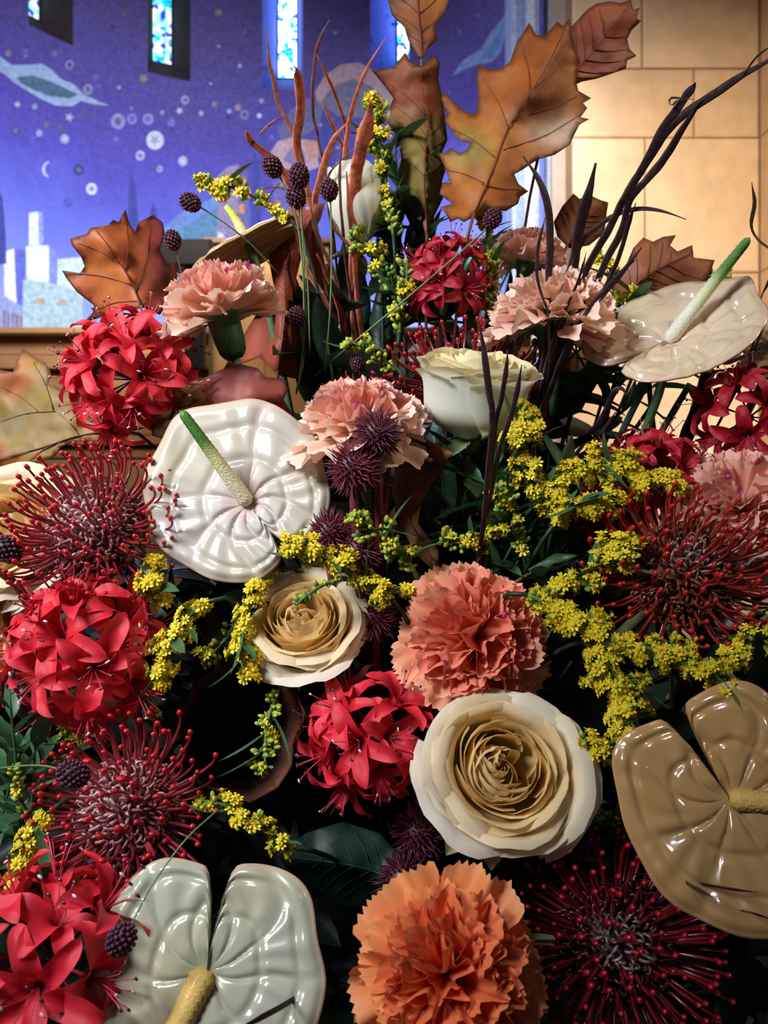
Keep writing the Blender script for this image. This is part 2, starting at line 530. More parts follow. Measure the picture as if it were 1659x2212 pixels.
for k in range(70):
    x = rr.uniform(0, 1080); y = rr.uniform(20, 330)
    if y > 120 + 0.3 * abs(x - 300) + 140: continue
    c = rr.choice([(116, 110, 190), (70, 66, 140), (150, 150, 200), (90, 84, 120), (64, 62, 128)])
    paint('painted_planet', disc(x, y, rr.uniform(2.5, 5), 7), c, 0.003, 12)
cres = [(107 + 16 * math.cos(a), 366 + 18 * math.sin(a)) for a in [math.radians(t) for t in range(100, 261, 20)]] + [(111 + 14 * math.cos(a), 366 + 16 * math.sin(a)) for a in [math.radians(t) for t in range(250, 109, -20)]]
paint('painted_moon', cres, (190, 198, 240), 0.006)
for poly in ([(283, 360), (292, 400), (297, 450), (300, 505), (276, 505), (277, 440)], [(331, 435), (338, 455), (340, 470), (324, 470), (326, 452)], [(-5, 400), (6, 430), (12, 500), (14, 570), (-20, 570)],
             [(703, 205), (712, 240), (722, 300), (726, 370), (692, 370), (694, 280)], [(570, 285), (578, 330), (580, 360), (563, 360)], [(548, 320), (560, 360), (566, 520), (540, 520)]):
    paint('painted_cypress', poly, (70, 78, 150), 0.006)
for poly, c in (([(8, 545), (30, 537), (36, 655), (10, 640)], (236, 244, 250)), ([(30, 537), (55, 539), (54, 662), (36, 655)], (104, 112, 200)),
        ([(63, 460), (82, 457), (84, 530), (62, 530)], (228, 240, 250)), ([(82, 457), (92, 459), (94, 530), (84, 530)], (150, 164, 226)),
        ([(56, 532), (106, 530), (106, 612), (58, 604)], (232, 244, 252)), ([(106, 530), (122, 545), (122, 615), (106, 612)], (132, 146, 224)),
        ([(124, 560), (200, 553), (200, 640), (124, 616)], (206, 228, 244)), ([(50, 604), (180, 620), (178, 712), (48, 716)], (176, 204, 206)),
        ([(180, 620), (360, 640), (360, 730), (178, 725)], (150, 170, 215)), ([(-40, 640), (10, 640), (50, 668), (48, 720), (-40, 720)], (156, 168, 214)),
        ([(345, 500), (400, 452), (470, 425), (470, 450), (400, 490), (350, 520)], (110, 140, 196)), ([(350, 520), (400, 490), (470, 452), (470, 520), (380, 535)], (96, 140, 170)),
        ([(380, 522), (470, 478), (480, 530), (400, 540)], (120, 165, 170)), ([(470, 380), (490, 362), (515, 355), (515, 520), (470, 500)], (150, 136, 168)),
        ([(515, 355), (535, 372), (540, 520), (515, 520)], (108, 104, 160)), ([(445, 510), (480, 495), (490, 530), (445, 530)], (214, 218, 232)),
        ([(590, 390), (650, 380), (655, 520), (590, 520)], (110, 106, 168))):
    paint('painted_building', poly, c, 0.005 + rnd.random() * .002)
for x, y, c in ((85, 655, (190, 172, 150)), (135, 659, (190, 172, 150))):
    paint('painted_arch', [(x + 13 * math.cos(a), y - 12 * math.sin(a)) for a in [PI * i / 8 for i in range(9)]], c, 0.011)
for x, y, w, h in ((522, 450, 6, 22), (495, 385, 6, 22), (525, 390, 4, 16), (600, 440, 5, 14), (610, 395, 5, 12)):
    paint('painted_window', [(x - w, y + h / 2), (x - w, y - h / 4), (x, y - h / 2), (x + w, y - h / 4), (x + w, y + h / 2)], (206, 150, 96), 0.012)
for x in range(8, 48, 9):
    paint('painted_railing', [(x, 668 + x * .3), (x + 4, 669 + x * .3), (x + 4, 715), (x, 715)], (150, 120, 130), 0.011)

# painted pilaster closing the mural, and stone jamb
mb = MB()
xa, xb = P(1106, 0, 6.55).x, P(1192, 0, 6.55).x
v, f = boxm(xa, xb, 6.55, 6.95, 0.0, 8.4); mb.add(v, f, s2l((166, 182, 214)))
pil = struct('trim_1', mb.build('pilaster', M_paint, False))
for k, c in enumerate(((140, 158, 206), (196, 206, 224), (128, 146, 190))):
    mb = MB(); x0 = lerp(xa, xb, .1 + .3 * k)
    v, f = boxm(x0, x0 + 0.06, 6.54, 6.56, 0.0, 8.4); mb.add(v, f, s2l(c))
    ob('painted_stripe', mb.build('stripe', M_paint, False), pil)
mb = MB()
v, f = boxm(P(1190, 0, 6.5).x, 2.0, 6.45, 6.9, 0, 8.4); mb.add(v, f, s2l((176, 160, 148)))
struct('trim_2', mb.build('stone_jamb', M_stone, False))

# stone pier: blocks proud of the mortar, on a face turned slightly
PX0, PX1, PY = P(1237, 0, 6.2).x, P(1641, 0, 6.2).x, 6.2
mb = MB()
v, f = boxm(PX0, PX1 + 0.4, PY + 0.03, PY + 0.6, 0, 8.4); mb.add(v, f, s2l((150, 118, 88)))
pier = struct('wall_pier', mb.build('mortar', M_stone, False), Matrix.Rotation(math.radians(-0.0), 4, 'Z'))
def zpx(y, d=PY): return CAMZ - (y - 1106) / F * d
def xpx(x, d=PY): return (x - 829.5) / F * d
courses = [(-420, -150, [1460]), (-150, 147, [1388]), (147, 297, [1500]), (297, 588, [1394]), (588, 735, [1530]), (735, 1010, [1413]), (1010, 1160, [1300, 1520]), (1160, 1430, [1420]), (1430, 1600, [1330, 1540])]
for y0, y1, js in courses:
    xs = [1237] + js + [1641]
    for a, b in zip(xs[:-1], xs[1:]):
        g = 0.006
        cc = lerp(s2l((232, 206, 172)), s2l((222, 192, 156)), rnd.random())
        mb = MB()
        v, f = boxm(xpx(a) + g, xpx(b) - g, PY + rnd.uniform(-.004, .004), PY + 0.05, zpx(y1) + g, zpx(y0) - g, 0.008)
        mb.add(v, f, cc)
        ob('stone_block', mb.build('stone_block', M_stone, False), pier)
# wall returning towards the nave on the right
mb = MB()
v, f = boxm(PX1 + 0.02, PX1 + 0.6, 2.5, PY + 0.5, 0, 8.4); mb.add(v, f, s2l((196, 166, 136)))
wr = struct('wall_right', mb.build('mortar', M_stone, False))
for y0, y1, js in courses:
    for k in range(2):
        a, b = PY - 0.9 * k, PY - 0.9 * (k + 1)
        mb = MB()
        v, f = boxm(PX1 + 0.005, PX1 + 0.03, b + .006, a - .006, zpx(y1) + .006, zpx(y0) - .006); mb.add(v, f, s2l((214, 184, 150)))
        ob('stone_block', mb.build('stone_block', M_stone, False), wr)

# wall closing the apse on the left, outside the picture
mb = MB()
v, f = boxm(-7.0, -3.5, 4.95, 5.6, 0, 8.4); mb.add(v, f, s2l((206, 176, 142)))
struct('wall_left', mb.build('wall_left', M_stone, False))

# wooden screen in front of the mural foot
SY = 5.2
mb = MB()
sx0, sx1 = -3.48, xpx(1150, SY)
v, f = boxm(sx0, sx1, SY + 0.05, SY + 0.25, 0, zpx(722, SY)); mb.add(v, f, s2l((120, 84, 50)))
scr = struct('wall_screen', mb.build('screen_core', M_wood, False))
for k, (y0, y1, pr, c) in enumerate(((713, 727, -.09, (190, 150, 104)), (729, 768, -.01, (176, 132, 88)), (771, 800, -.05, (186, 142, 98)), (802, 940, 0.0, (178, 136, 94)), (943, 962, -.04, (190, 148, 106)),
        (964, 990, 0.0, (172, 130, 90)), (993, 1180, .01, (182, 140, 98)), (1184, 1420, .01, (170, 128, 86)), (1424, 1800, .01, (164, 122, 82)))):
    n = 3
    for j in range(n):
        a = lerp(sx0, sx1, j / n); b = lerp(sx0, sx1, (j + 1) / n)
        mb = MB(); v, f = boxm(a + .004, b - .004, SY + pr, SY + 0.12, zpx(y1, SY), zpx(y0, SY), 0.006)
        mb.add(v, f, s2l(c)); ob('plank', mb.build('plank', M_wood, False), scr)

# taller wooden cabinet front and black stand seen between the flowers
cab = thing('wooden_cabinet', 'tan wooden cabinet front seen between the rust straps and dark red leaf', 'cabinet', Matrix.Translation((xpx(580, 4.8), 4.8, 0)))
mb = MB(); v, f = boxm(-.36, .36, 0, .22, 0.0, zpx(540, 4.9)); mb.add(v, f, s2l((196, 150, 92))); ob('body', mb.build('cabinet_body', M_wood, False), cab)
mb = MB(); v, f = boxm(-.39, .39, -.03, .24, zpx(540, 4.9), zpx(528, 4.9), .005); mb.add(v, f, s2l((120, 92, 62))); ob('top_board', mb.build('top_board', M_wood, False), cab)
for s in (-1, 1):
    mb = MB(); v, f = boxm(s * .18 - .16, s * .18 + .16, -.015, .02, .9, zpx(570, 4.9), .006); mb.add(v, f, s2l((206, 160, 100))); ob('door', mb.build('cabinet_door', M_wood, False), cab)
st = thing('black_stand', 'black boxy stand in front of the tan wooden screen behind the carnation', 'stand', Matrix.Translation((xpx(418, 4.5), 4.5, 0)))
mb = MB(); v, f = boxm(-.18, .12, -.1, .1, zpx(585, 4.5), zpx(528, 4.5), .01); mb.add(v, f, s2l((38, 36, 40))); ob('box', mb.build('stand_box', M_black, False), st)
mb = MB(); v, f = boxm(-.045, .065, -.03, .03, zpx(795, 4.5), zpx(585, 4.5)); mb.add(v, f, s2l((14, 15, 26))); ob('panel', mb.build('stand_panel', M_black, False), st)
mb = MB(); v, f = tube([(0, 0, .02), (0, 0, zpx(790, 4.5))], .022, 8); mb.add(v, f, s2l((20, 20, 24))); ob('pole', mb.build('stand_pole', M_black), st)
mb = MB(); v, f = boxm(-.22, .22, -.22, .22, 0, .03); mb.add(v, f, s2l((20, 20, 24))); ob('base', mb.build('stand_base', M_black, False), st)

# ------------------------------------------------------------------ the vessel that carries the flowers
FOAM = Vector((0.02, 0.74, 1.0))
ped = thing('pedestal', 'black pedestal holding up the flower urn', 'pedestal', Matrix.Translation((0.02, 0.74, 0)))
mb = MB(); v, f = boxm(-.17, .17, -.17, .17, 0, .05); mb.add(v, f, s2l((24, 22, 22))); ob('base', mb.build('pedestal_base', M_black, False), ped)
mb = MB(); v, f = boxm(-.12, .12, -.12, .12, .05, .62); mb.add(v, f, s2l((24, 22, 22))); ob('shaft', mb.build('pedestal_shaft', M_black, False), ped)
mb = MB(); v, f = boxm(-.16, .16, -.16, .16, .62, .66); mb.add(v, f, s2l((24, 22, 22))); ob('top', mb.build('pedestal_top', M_black, False), ped)
prof = [(0.0, .66), (.10, .66), (.09, .69), (.05, .72), (.06, .75), (.15, .81), (.20, .88), (.21, .92), (.20, .92), (.18, .88), (.0, .86)]
v, q = gridf(28, len(prof), lambda u, w: Vector((prof[round(w * (len(prof) - 1))][0] * math.cos(2 * PI * u), prof[round(w * (len(prof) - 1))][0] * math.sin(2 * PI * u), prof[round(w * (len(prof) - 1))][1])), True)
mb = MB(); mb.add(v, q, s2l((30, 27, 26)))
solo('urn', 'dark urn under the flower arrangement', 'urn', mb.build('urn', M_black), Matrix.Translation((0.02, 0.74, 0)))
def foamf(u, w):
    th = 2 * PI * u; ph = -PI / 2 + PI * w
    p = Vector((.29 * math.cos(ph) * math.cos(th), .11 * math.cos(ph) * math.sin(th), .31 * math.sin(ph)))
    return p * (1 + .06 * noise.noise(p * 14))
v, q = gridf(40, 20, foamf, True)
mb = MB(); mb.add(v, q, s2l((26, 34, 24)))
solo('dark_foam_fill', 'dark green floral foam mound added to blacken the middle of the bouquet', 'foam', mb.build('dark_foam_fill', M_foam), Matrix.Translation(FOAM + Vector((0, .03, .02))))  # dark mound added so the lower gaps read black

def foam_point(p):
    return Vector((FOAM.x + (p.x - FOAM.x) * .35, FOAM.y - .02, clamp(p.z - .18, 1.0, 1.2)))

def stem_part(root, rad, col, col2=None, start=(0, 0, 0), end=None, name='stem', down=.05):
    M = ROOTM[root.name]; Mi = M.inverted()
    s = M @ Vector(start)
    ax = (M.to_3x3() @ Vector((0, 0, 1))).normalized()
    e = end if end is not None else foam_point(s)
    c1 = s - ax * down; c2 = e + (s - e) * .35 + Vector((0, 0.02, 0))
    pts = []
    for k in range(14):
        t = k / 13
        pts.append(s * (1 - t) ** 3 + c1 * 3 * t * (1 - t) ** 2 + c2 * 3 * t * t * (1 - t) + e * t ** 3)
    v, q = tube([Mi @ p for p in pts], [rad] * 14, 7)
    mb = MB(); cols = [lerp(col, col2 or col, (i // 7) / 13) for i in range(len(v))]
    mb.add(v, q, cols)
    return ob(name, mb.build('stem', M_stem), root)

C_STEM = s2l((70, 104, 78)); C_STEMD = s2l((34, 52, 34))

# ------------------------------------------------------------------ oak leaves
def leaf_mesh(outline, mid, d0, gx=0., gy=0., fold=0., amp=.006, pal=None, seed=0, cup=0., step=13, thick=.0005, mat=M_leaf, vein=None, nsc=.012, veinsegs=None, vw=2.2):
    r = random.Random(seed)
    v2, fs, nb = fillpoly(outline, step)
    cx = sum(p[0] for p in outline) / len(outline); cy = sum(p[1] for p in outline) / len(outline)
    ms = [Vector(p[:2]) for p in catmull([tuple(map(float, p)) for p in mid], 24)]
    bd = [Vector(p) for p in outline]
    def segd(p):
        b = 1e9
        for a, c in zip(ms[:-1], ms[1:]):
            ab = c - a; t = clamp((p - a).dot(ab) / max(ab.length_squared, 1e-9))
            b = min(b, (p - a - ab * t).length)
        return b
    def bdd(p):
        b = 1e9
        for i in range(len(bd)):
            a, c = bd[i], bd[(i + 1) % len(bd)]
            ab = c - a; t = clamp((p - a).dot(ab) / max(ab.length_squared, 1e-9))
            b = min(b, (p - a - ab * t).length)
        return b
    so = Vector((seed * 7.3, seed * 3.1, 0))
    def dep(p):
        n = noise.noise(Vector((p.x * .009, p.y * .009, 0)) + so)
        return d0 + gx * (p.x - cx) + gy * (p.y - cy) + fold * segd(p) + amp * n * 1.6 + amp * .35 * noise.noise(Vector((p.x * .03, p.y * .03, 0)) + so) + cup * min(bdd(p), 120)
    base = P(mid[0][0], mid[0][1], dep(Vector(mid[0])))
    pts3 = [P(p.x, p.y, dep(p)) - base for p in v2]
    n = len(pts3)
    # thickness: a second skin behind the first one
    back = [q + Vector((0, 1, 0)) * thick for q in pts3]
    cols = []
    for p in v2:
        k = noise.noise(Vector((p.x * nsc, p.y * nsc, 3)) + so) * .9 + .5 + .25 * noise.noise(Vector((p.x * nsc * 3, p.y * nsc * 3, 5)) + so)
        e = bdd(p)
        if callable(pal): c = pal(p, k, segd(p), e)
        else:
            c = lerp(pal[0], pal[1], clamp(k * 1.6)) if k < .6 else lerp(pal[1], pal[2], clamp((k - .6) * 2.5))
            c = lerp(pal[3] if len(pal) > 3 else c, c, sst(0, 9, e))
        cols.append(c)
    edge = {}
    for t in fs:
        for i in range(len(t)):
            a, b = t[i], t[(i + 1) % len(t)]
            edge[(a, b)] = edge.get((a, b), 0) + 1
    faces = [tuple(t) for t in fs] + [tuple(i + n for i in reversed(t)) for t in fs]
    for (a, b) in edge:
        if (b, a) not in edge: faces.append((b, a, a + n, b + n))
    me = mk('blade', pts3 + back, faces, mat, cols + cols)
    # veins: midrib and side ribs standing proud of the blade
    mb = MB()
    vc = vein or s2l((120, 52, 38))
    def rib(pp, w0, w1):
        pts = [P(p.x, p.y, dep(p) - .0006) - base for p in pp]
        m = len(pts)
        rad = [lerp(w0, w1, i / (m - 1)) / F * d0 for i in range(m)]
        v, q = tube(pts, rad, 5); mb.add(v, q, vc)
    rib(ms, vw, .8)
    L = sum((b - a).length for a, b in zip(ms[:-1], ms[1:]))
    if veinsegs is None:
        veinsegs = []
        for k, t in enumerate((.18, .33, .48, .62, .76)):
            i = int(t * 23); a = ms[i]; tg = (ms[i + 1] - ms[i]).normalized()
            for s in (-1, 1):
                nrm = Vector((-tg.y, tg.x)) * s
                dirv = (tg * .85 + nrm).normalized()
                ln = 0
                while ln < L * .6 and inside(outline, *(a + dirv * (ln + 8))): ln += 6
                if ln > 20: veinsegs.append((a, a + dirv * ln * .93))
    for a, b in veinsegs:
        a = Vector(a); b = Vector(b)
        mid_ = a.lerp(b, .5) + Vector((-(b - a).y, (b - a).x)) * .05
        pp = [Vector(q) for q in catmull([tuple(a), tuple(mid_), tuple(b)], 10)]
        rib(pp, vw * .55, .5)
    vm = mb.build('veins', M_stem)
    return base, me, vm

def oak_leaf(label, outline, mid, d0, name='oak_leaf', cat='leaf', vein_label=None, stem_end=None, petiole=True, **kw):
    base, me, vm = leaf_mesh(outline, mid, d0, **kw)
    t = thing(name, label, cat, Matrix.Translation(base))
    ob('blade', me, t)
    ob('veins', vm, t)
    if petiole:
        e = (stem_end if stem_end is not None else foam_point(base))
        a = Vector((0, 0, 0)); tg = (P(mid[0][0], mid[0][1], d0) - P(mid[1][0], mid[1][1], d0)).normalized() * .05
        pts = []
        b = e - base
        for k in range(12):
            u = k / 11
            pts.append(a * (1 - u) ** 3 + tg * 3 * u * (1 - u) ** 2 + (b * .6) * 3 * u * u * (1 - u) + b * u ** 3)
        v, q = tube(pts, [.0012] * 12, 6)
        mb = MB(); mb.add(v, q, s2l((88, 60, 40))); ob('leaf_stalk', mb.build('leaf_stalk', M_stem), t)
    return t

def Z2(pts): return [(x / 1.887 + 780, y / 1.887) for x, y in pts]
def Z1(pts): return [(x / 2.0, y / 2.0) for x, y in pts]
def Z3(pts): return [(x / 2.514, y / 2.514 + 560) for x, y in pts]

def pal_big(p, k, sd, e):
    c = lerp(s2l((190, 112, 40)), s2l((160, 88, 32)), clamp(k))
    up = sst(300, 60, p.y)
    c = lerp(c, s2l((156, 84, 42)), up * .7)
    g = math.exp(-(((p.x - 1010) / 60) ** 2 + ((p.y - 320) / 45) ** 2)); c = lerp(c, s2l((150, 140, 74)), clamp(g))
    g = math.exp(-(((p.x - 1200) / 55) ** 2 + ((p.y - 283) / 36) ** 2)); c = lerp(c, s2l((214, 190, 170)), clamp(g * 1.2))  # glare of the cool light painted into the leaf colour
    g = math.exp(-(((p.x - 1180) / 70) ** 2 + ((p.y - 222) / 22) ** 2)); c = lerp(c, s2l((112, 52, 30)), clamp(g))
    c = lerp(s2l((96, 50, 26)), c, sst(0, 10, e))
    return c
BR = [s2l((140, 80, 46)), s2l((160, 98, 56)), s2l((176, 112, 60)), s2l((96, 56, 34))]
RD = [s2l((104, 44, 38)), s2l((138, 66, 48)), s2l((168, 94, 48)), s2l((74, 34, 30))]

oak_leaf('large golden-orange oak leaf with pointed lobes and a painted-on glare patch, top right of centre',
    Z2([(455, 885), (420, 905), (395, 890), (365, 905), (345, 870), (322, 845), (372, 830), (320, 790), (330, 745), (362, 745), (345, 690), (315, 625), (345, 622), (365, 602), (400, 625), (430, 610), (445, 585), (402, 570), (380, 550), (340, 490), (352, 470), (325, 400), (340, 375), (400, 440), (450, 465), (470, 460), (478, 400), (470, 330), (478, 260), (520, 285), (570, 280), (608, 250), (628, 180), (662, 130), (686, 92), (712, 140), (745, 150), (800, 88), (822, 106), (852, 74), (856, 130), (872, 200), (892, 260), (876, 330), (886, 370), (938, 400), (905, 420), (922, 440), (895, 478), (930, 485), (890, 508), (850, 590), (790, 630), (720, 650), (660, 690), (625, 710), (642, 750), (682, 780), (650, 800), (640, 830), (590, 860), (540, 855), (500, 835), (478, 862)]),
    Z2([(462, 865), (540, 680), (600, 520), (690, 380), (770, 250), (835, 110)]), .58, gx=.00002, gy=-.0001, fold=.00012, amp=.008, pal=pal_big, seed=1,
    veinsegs=[tuple(Z2([(545, 640), (360, 520)])), tuple(Z2([(600, 520), (490, 310)])), tuple(Z2([(690, 380), (660, 200)])), tuple(Z2([(580, 610), (890, 470)])), tuple(Z2([(690, 465), (880, 390)])), tuple(Z2([(500, 745), (335, 690)])), tuple(Z2([(490, 750), (650, 770)])), tuple(Z2([(700, 365), (850, 200)]))])
oak_leaf('dark red-brown oak leaf tip behind the large golden leaf, in front of the stone pier',
    Z2([(840, 130), (870, 95), (920, 40), (960, 15), (1010, 5), (1060, 12), (1100, -3), (1110, 40), (1136, 30), (1125, 75), (1142, 85), (1105, 120), (1085, 160), (1095, 200), (1122, 228), (1085, 245), (1080, 280), (1020, 300), (960, 320), (900, 332), (860, 350), (800, 330), (780, 240)]),
    Z2([(830, 330), (880, 280), (970, 180), (1095, 20)]), .62, gx=.0001, fold=.0001, pal=[s2l((140, 64, 50)), s2l((158, 78, 58)), s2l((176, 98, 64)), s2l((96, 48, 40))], seed=2)
oak_leaf('brown-green upright folded oak leaf left of the large golden leaf',
    Z2([(40, 283), (130, 275), (180, 212), (200, 250), (250, 270), (290, 222), (322, 250), (315, 320), (332, 400), (345, 500), (352, 570), (330, 620), (348, 680), (330, 740), (337, 800), (300, 880), (290, 930), (265, 965), (250, 910), (220, 880), (190, 830), (160, 770), (150, 700), (165, 650), (150, 560), (98, 480), (132, 400), (88, 340)]),
    Z2([(268, 950), (258, 700), (270, 520), (262, 290)]), .61, gx=.0001, gy=.0, fold=.00035, amp=.012,
    pal=lambda p, k, sd, e: lerp(s2l((70, 40, 26)), lerp(lerp(s2l((128, 108, 58)), s2l((140, 122, 62)), clamp(k)), lerp(s2l((160, 90, 56)), s2l((146, 78, 56)), clamp(k)), sst(300, 210, p.y)), sst(0, 8, e)), seed=3)
oak_leaf('brown oak leaf hanging at the very top edge beside the bright slit window',
    Z2([(105, -10), (125, 60), (175, 110), (190, 160), (225, 225), (248, 245), (270, 200), (312, 160), (300, 110), (340, 60), (362, 0), (350, -70), (280, -110), (110, -80)]),
    Z2([(248, 240), (240, 120), (230, -20), (225, -90)]), .64, fold=.0002, pal=BR, seed=4)
oak_leaf('rust-red lobed oak leaf standing before the mural above the red nerine, left side',
    Z1([(620, 1330), (500, 1345), (358, 1397), (400, 1350), (406, 1320), (330, 1260), (285, 1200), (267, 1168), (345, 1180), (366, 1150), (350, 1110), (310, 1060), (303, 1033), (375, 1010), (390, 985), (470, 970), (490, 948), (512, 960), (542, 902), (556, 960), (584, 1002), (600, 960), (662, 928), (702, 960), (712, 1010), (690, 1080), (720, 1140), (772, 1128), (765, 1200), (740, 1290), (690, 1360)]),
    Z1([(620, 1370), (575, 1240), (500, 1110), (410, 990)]), .56, gx=.0001, fold=.00025, amp=.008,
    pal=lambda p, k, sd, e: lerp(s2l((72, 32, 26)), lerp(lerp(s2l((196, 112, 54)), s2l((170, 84, 50)), clamp(k)), s2l((146, 62, 54)), sst(275, 345, p.x)), sst(0, 9, e)), seed=5,
    veinsegs=[tuple(Z1([(570, 1230), (290, 1180)])), tuple(Z1([(585, 1260), (650, 960)])), tuple(Z1([(520, 1140), (340, 1050)])), tuple(Z1([(540, 1170), (545, 960)])), tuple(Z1([(600, 1300), (420, 1330)]))])
oak_leaf('mottled green and orange oak leaf at the left edge, largest of the low leaves',
    Z3([(-160, 640), (0, 600), (70, 612), (95, 540), (126, 478), (175, 520), (245, 560), (278, 620), (258, 680), (320, 700), (400, 720), (420, 800), (520, 880), (640, 900), (790, 915), (700, 940), (560, 960), (560, 990), (400, 990), (330, 1020), (300, 1065), (200, 1110), (100, 1170), (0, 1205), (-160, 1200)]),
    Z3([(640, 925), (420, 960), (200, 1030), (-150, 1120)]), .53, gx=-.00005, amp=.009, fold=.0001,
    pal=lambda p, k, sd, e: lerp(s2l((112, 60, 34)), lerp(lerp(s2l((126, 104, 52)), s2l((156, 124, 60)), clamp(k * 1.3)), s2l((166, 92, 48)), sst(.55, .95, k)), sst(0, 9, e)), seed=6, vein=s2l((112, 62, 44)),
    veinsegs=[tuple(Z3([(430, 955), (300, 825)])), tuple(Z3([(300, 825), (0, 880)])), tuple(Z3([(290, 820), (180, 560)])), tuple(Z3([(210, 830), (0, 690)])), tuple(Z3([(300, 1000), (100, 1140)]))])
oak_leaf('plum-red and olive oak leaf directly behind the large white anthurium',
    Z3([(800, 860), (830, 760), (862, 680), (1000, 662), (1100, 648), (1200, 600), (1300, 568), (1400, 592), (1440, 640), (1532, 648), (1568, 700), (1540, 760), (1582, 830), (1625, 900), (1612, 960), (1400, 1060), (1000, 1010), (830, 960)]),
    Z3([(1000, 960), (960, 800), (1080, 700), (1200, 640)]), .50, fold=.0001, amp=.008,
    pal=lambda p, k, sd, e: lerp(s2l((72, 34, 34)), lerp(lerp(s2l((112, 96, 48)), s2l((136, 104, 52)), clamp(k)), lerp(s2l((160, 80, 62)), s2l((128, 58, 60)), clamp(k)), sst(410, 470, p.x + 40 * (k - .5))), sst(0, 8, e)), seed=7,
    veinsegs=[tuple(Z3([(950, 810), (1180, 700)])), tuple(Z3([(1100, 690), (1190, 830)]))])
oak_leaf('dark red upright leaf folded lengthwise behind the upper-left peach carnation',
    [(702, 438), (692, 475), (662, 520), (650, 560), (640, 600), (656, 640), (650, 700), (642, 760), (648, 820), (600, 810), (560, 772), (500, 795), (478, 805), (540, 700), (592, 620), (580, 560), (590, 510), (612, 480), (642, 455), (680, 440)],
    [(600, 800), (615, 680), (620, 560), (690, 445)], .60, gx=.0002, fold=.0006, amp=.014,
    pal=lambda p, k, sd, e: lerp(s2l((130, 64, 48)), lerp(s2l((128, 54, 46)), s2l((172, 86, 54)), clamp(k * 1.1)), sst(0, 7, e)), seed=8)
oak_leaf('small brown oak leaf before the pier, between the dark straps',
    Z2([(785, 905), (820, 840), (866, 788), (890, 810), (940, 798), (975, 815), (1008, 825), (1000, 880), (992, 950), (930, 1000), (850, 1012), (800, 965)]),
    Z2([(840, 1000), (890, 920), (960, 830)]), .62, fold=.0002, pal=BR, seed=9)
oak_leaf('brown oak leaf with spiky tips above the right-hand anthurium',
    Z2([(1010, 1175), (1080, 1080), (1110, 1010), (1150, 968), (1190, 985), (1230, 965), (1284, 958), (1260, 1000), (1290, 1025), (1350, 998), (1356, 1050), (1400, 1055), (1442, 1060), (1420, 1120), (1380, 1200), (1250, 1250), (1120, 1240)]),
    Z2([(1060, 1220), (1170, 1120), (1350, 1030)]), .60, fold=.0001, pal=[s2l((138, 78, 52)), s2l((154, 90, 60)), s2l((168, 104, 66)), s2l((104, 60, 40))], seed=10)
oak_leaf('brown wavy leaf folded between the spiky burgundy pods and white rose',
    [(978, 978), (955, 1010), (930, 1050), (910, 1090), (902, 1130), (925, 1160), (948, 1190), (945, 1240), (900, 1200), (868, 1140), (846, 1060), (856, 1000), (870, 935), (915, 945)],
    [(935, 1210), (880, 1110), (885, 1020), (950, 975)], .48, gx=-.0003, fold=.0004, amp=.01, pal=[s2l((120, 78, 48)), s2l((150, 100, 58)), s2l((166, 114, 68)), s2l((176, 120, 80))], seed=11)
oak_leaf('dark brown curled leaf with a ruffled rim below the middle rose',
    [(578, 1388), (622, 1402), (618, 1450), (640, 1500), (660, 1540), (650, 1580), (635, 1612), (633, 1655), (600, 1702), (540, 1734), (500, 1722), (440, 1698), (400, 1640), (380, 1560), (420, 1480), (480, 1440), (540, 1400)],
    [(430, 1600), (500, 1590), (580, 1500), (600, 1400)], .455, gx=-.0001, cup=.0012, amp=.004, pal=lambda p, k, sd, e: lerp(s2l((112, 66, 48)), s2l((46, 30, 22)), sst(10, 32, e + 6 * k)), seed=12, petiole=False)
oak_leaf('orange-brown leaf behind the base of the dark straps',
    [(1160, 800), (1220, 765), (1300, 740), (1345, 745), (1335, 800), (1290, 830), (1265, 870), (1255, 890), (1215, 905), (1165, 910)],
    [(1170, 890), (1240, 830), (1340, 760)], .62, fold=.0001, pal=[s2l((120, 66, 30)), s2l((152, 86, 38)), s2l((140, 74, 34))], seed=13)
oak_leaf('yellow-orange leaf tip at the right edge under the cream spathe',
    [(1575, 830), (1610, 775), (1659, 742), (1700, 720), (1700, 780), (1659, 790), (1620, 815)],
    [(1580, 826), (1640, 778), (1695, 745)], .60, pal=[s2l((176, 112, 50)), s2l((196, 132, 66)), s2l((150, 90, 46))], seed=14)
oak_leaf('orange-red leaf sliver at the left edge beside the lower nerine',
    [(-30, 1230), (10, 1280), (40, 1340), (42, 1400), (20, 1440), (38, 1500), (20, 1560), (-30, 1560)],
    [(-20, 1550), (0, 1440), (0, 1260)], .50, fold=.0003, pal=[s2l((120, 60, 46)), s2l((160, 88, 58)), s2l((176, 104, 70))], seed=15)

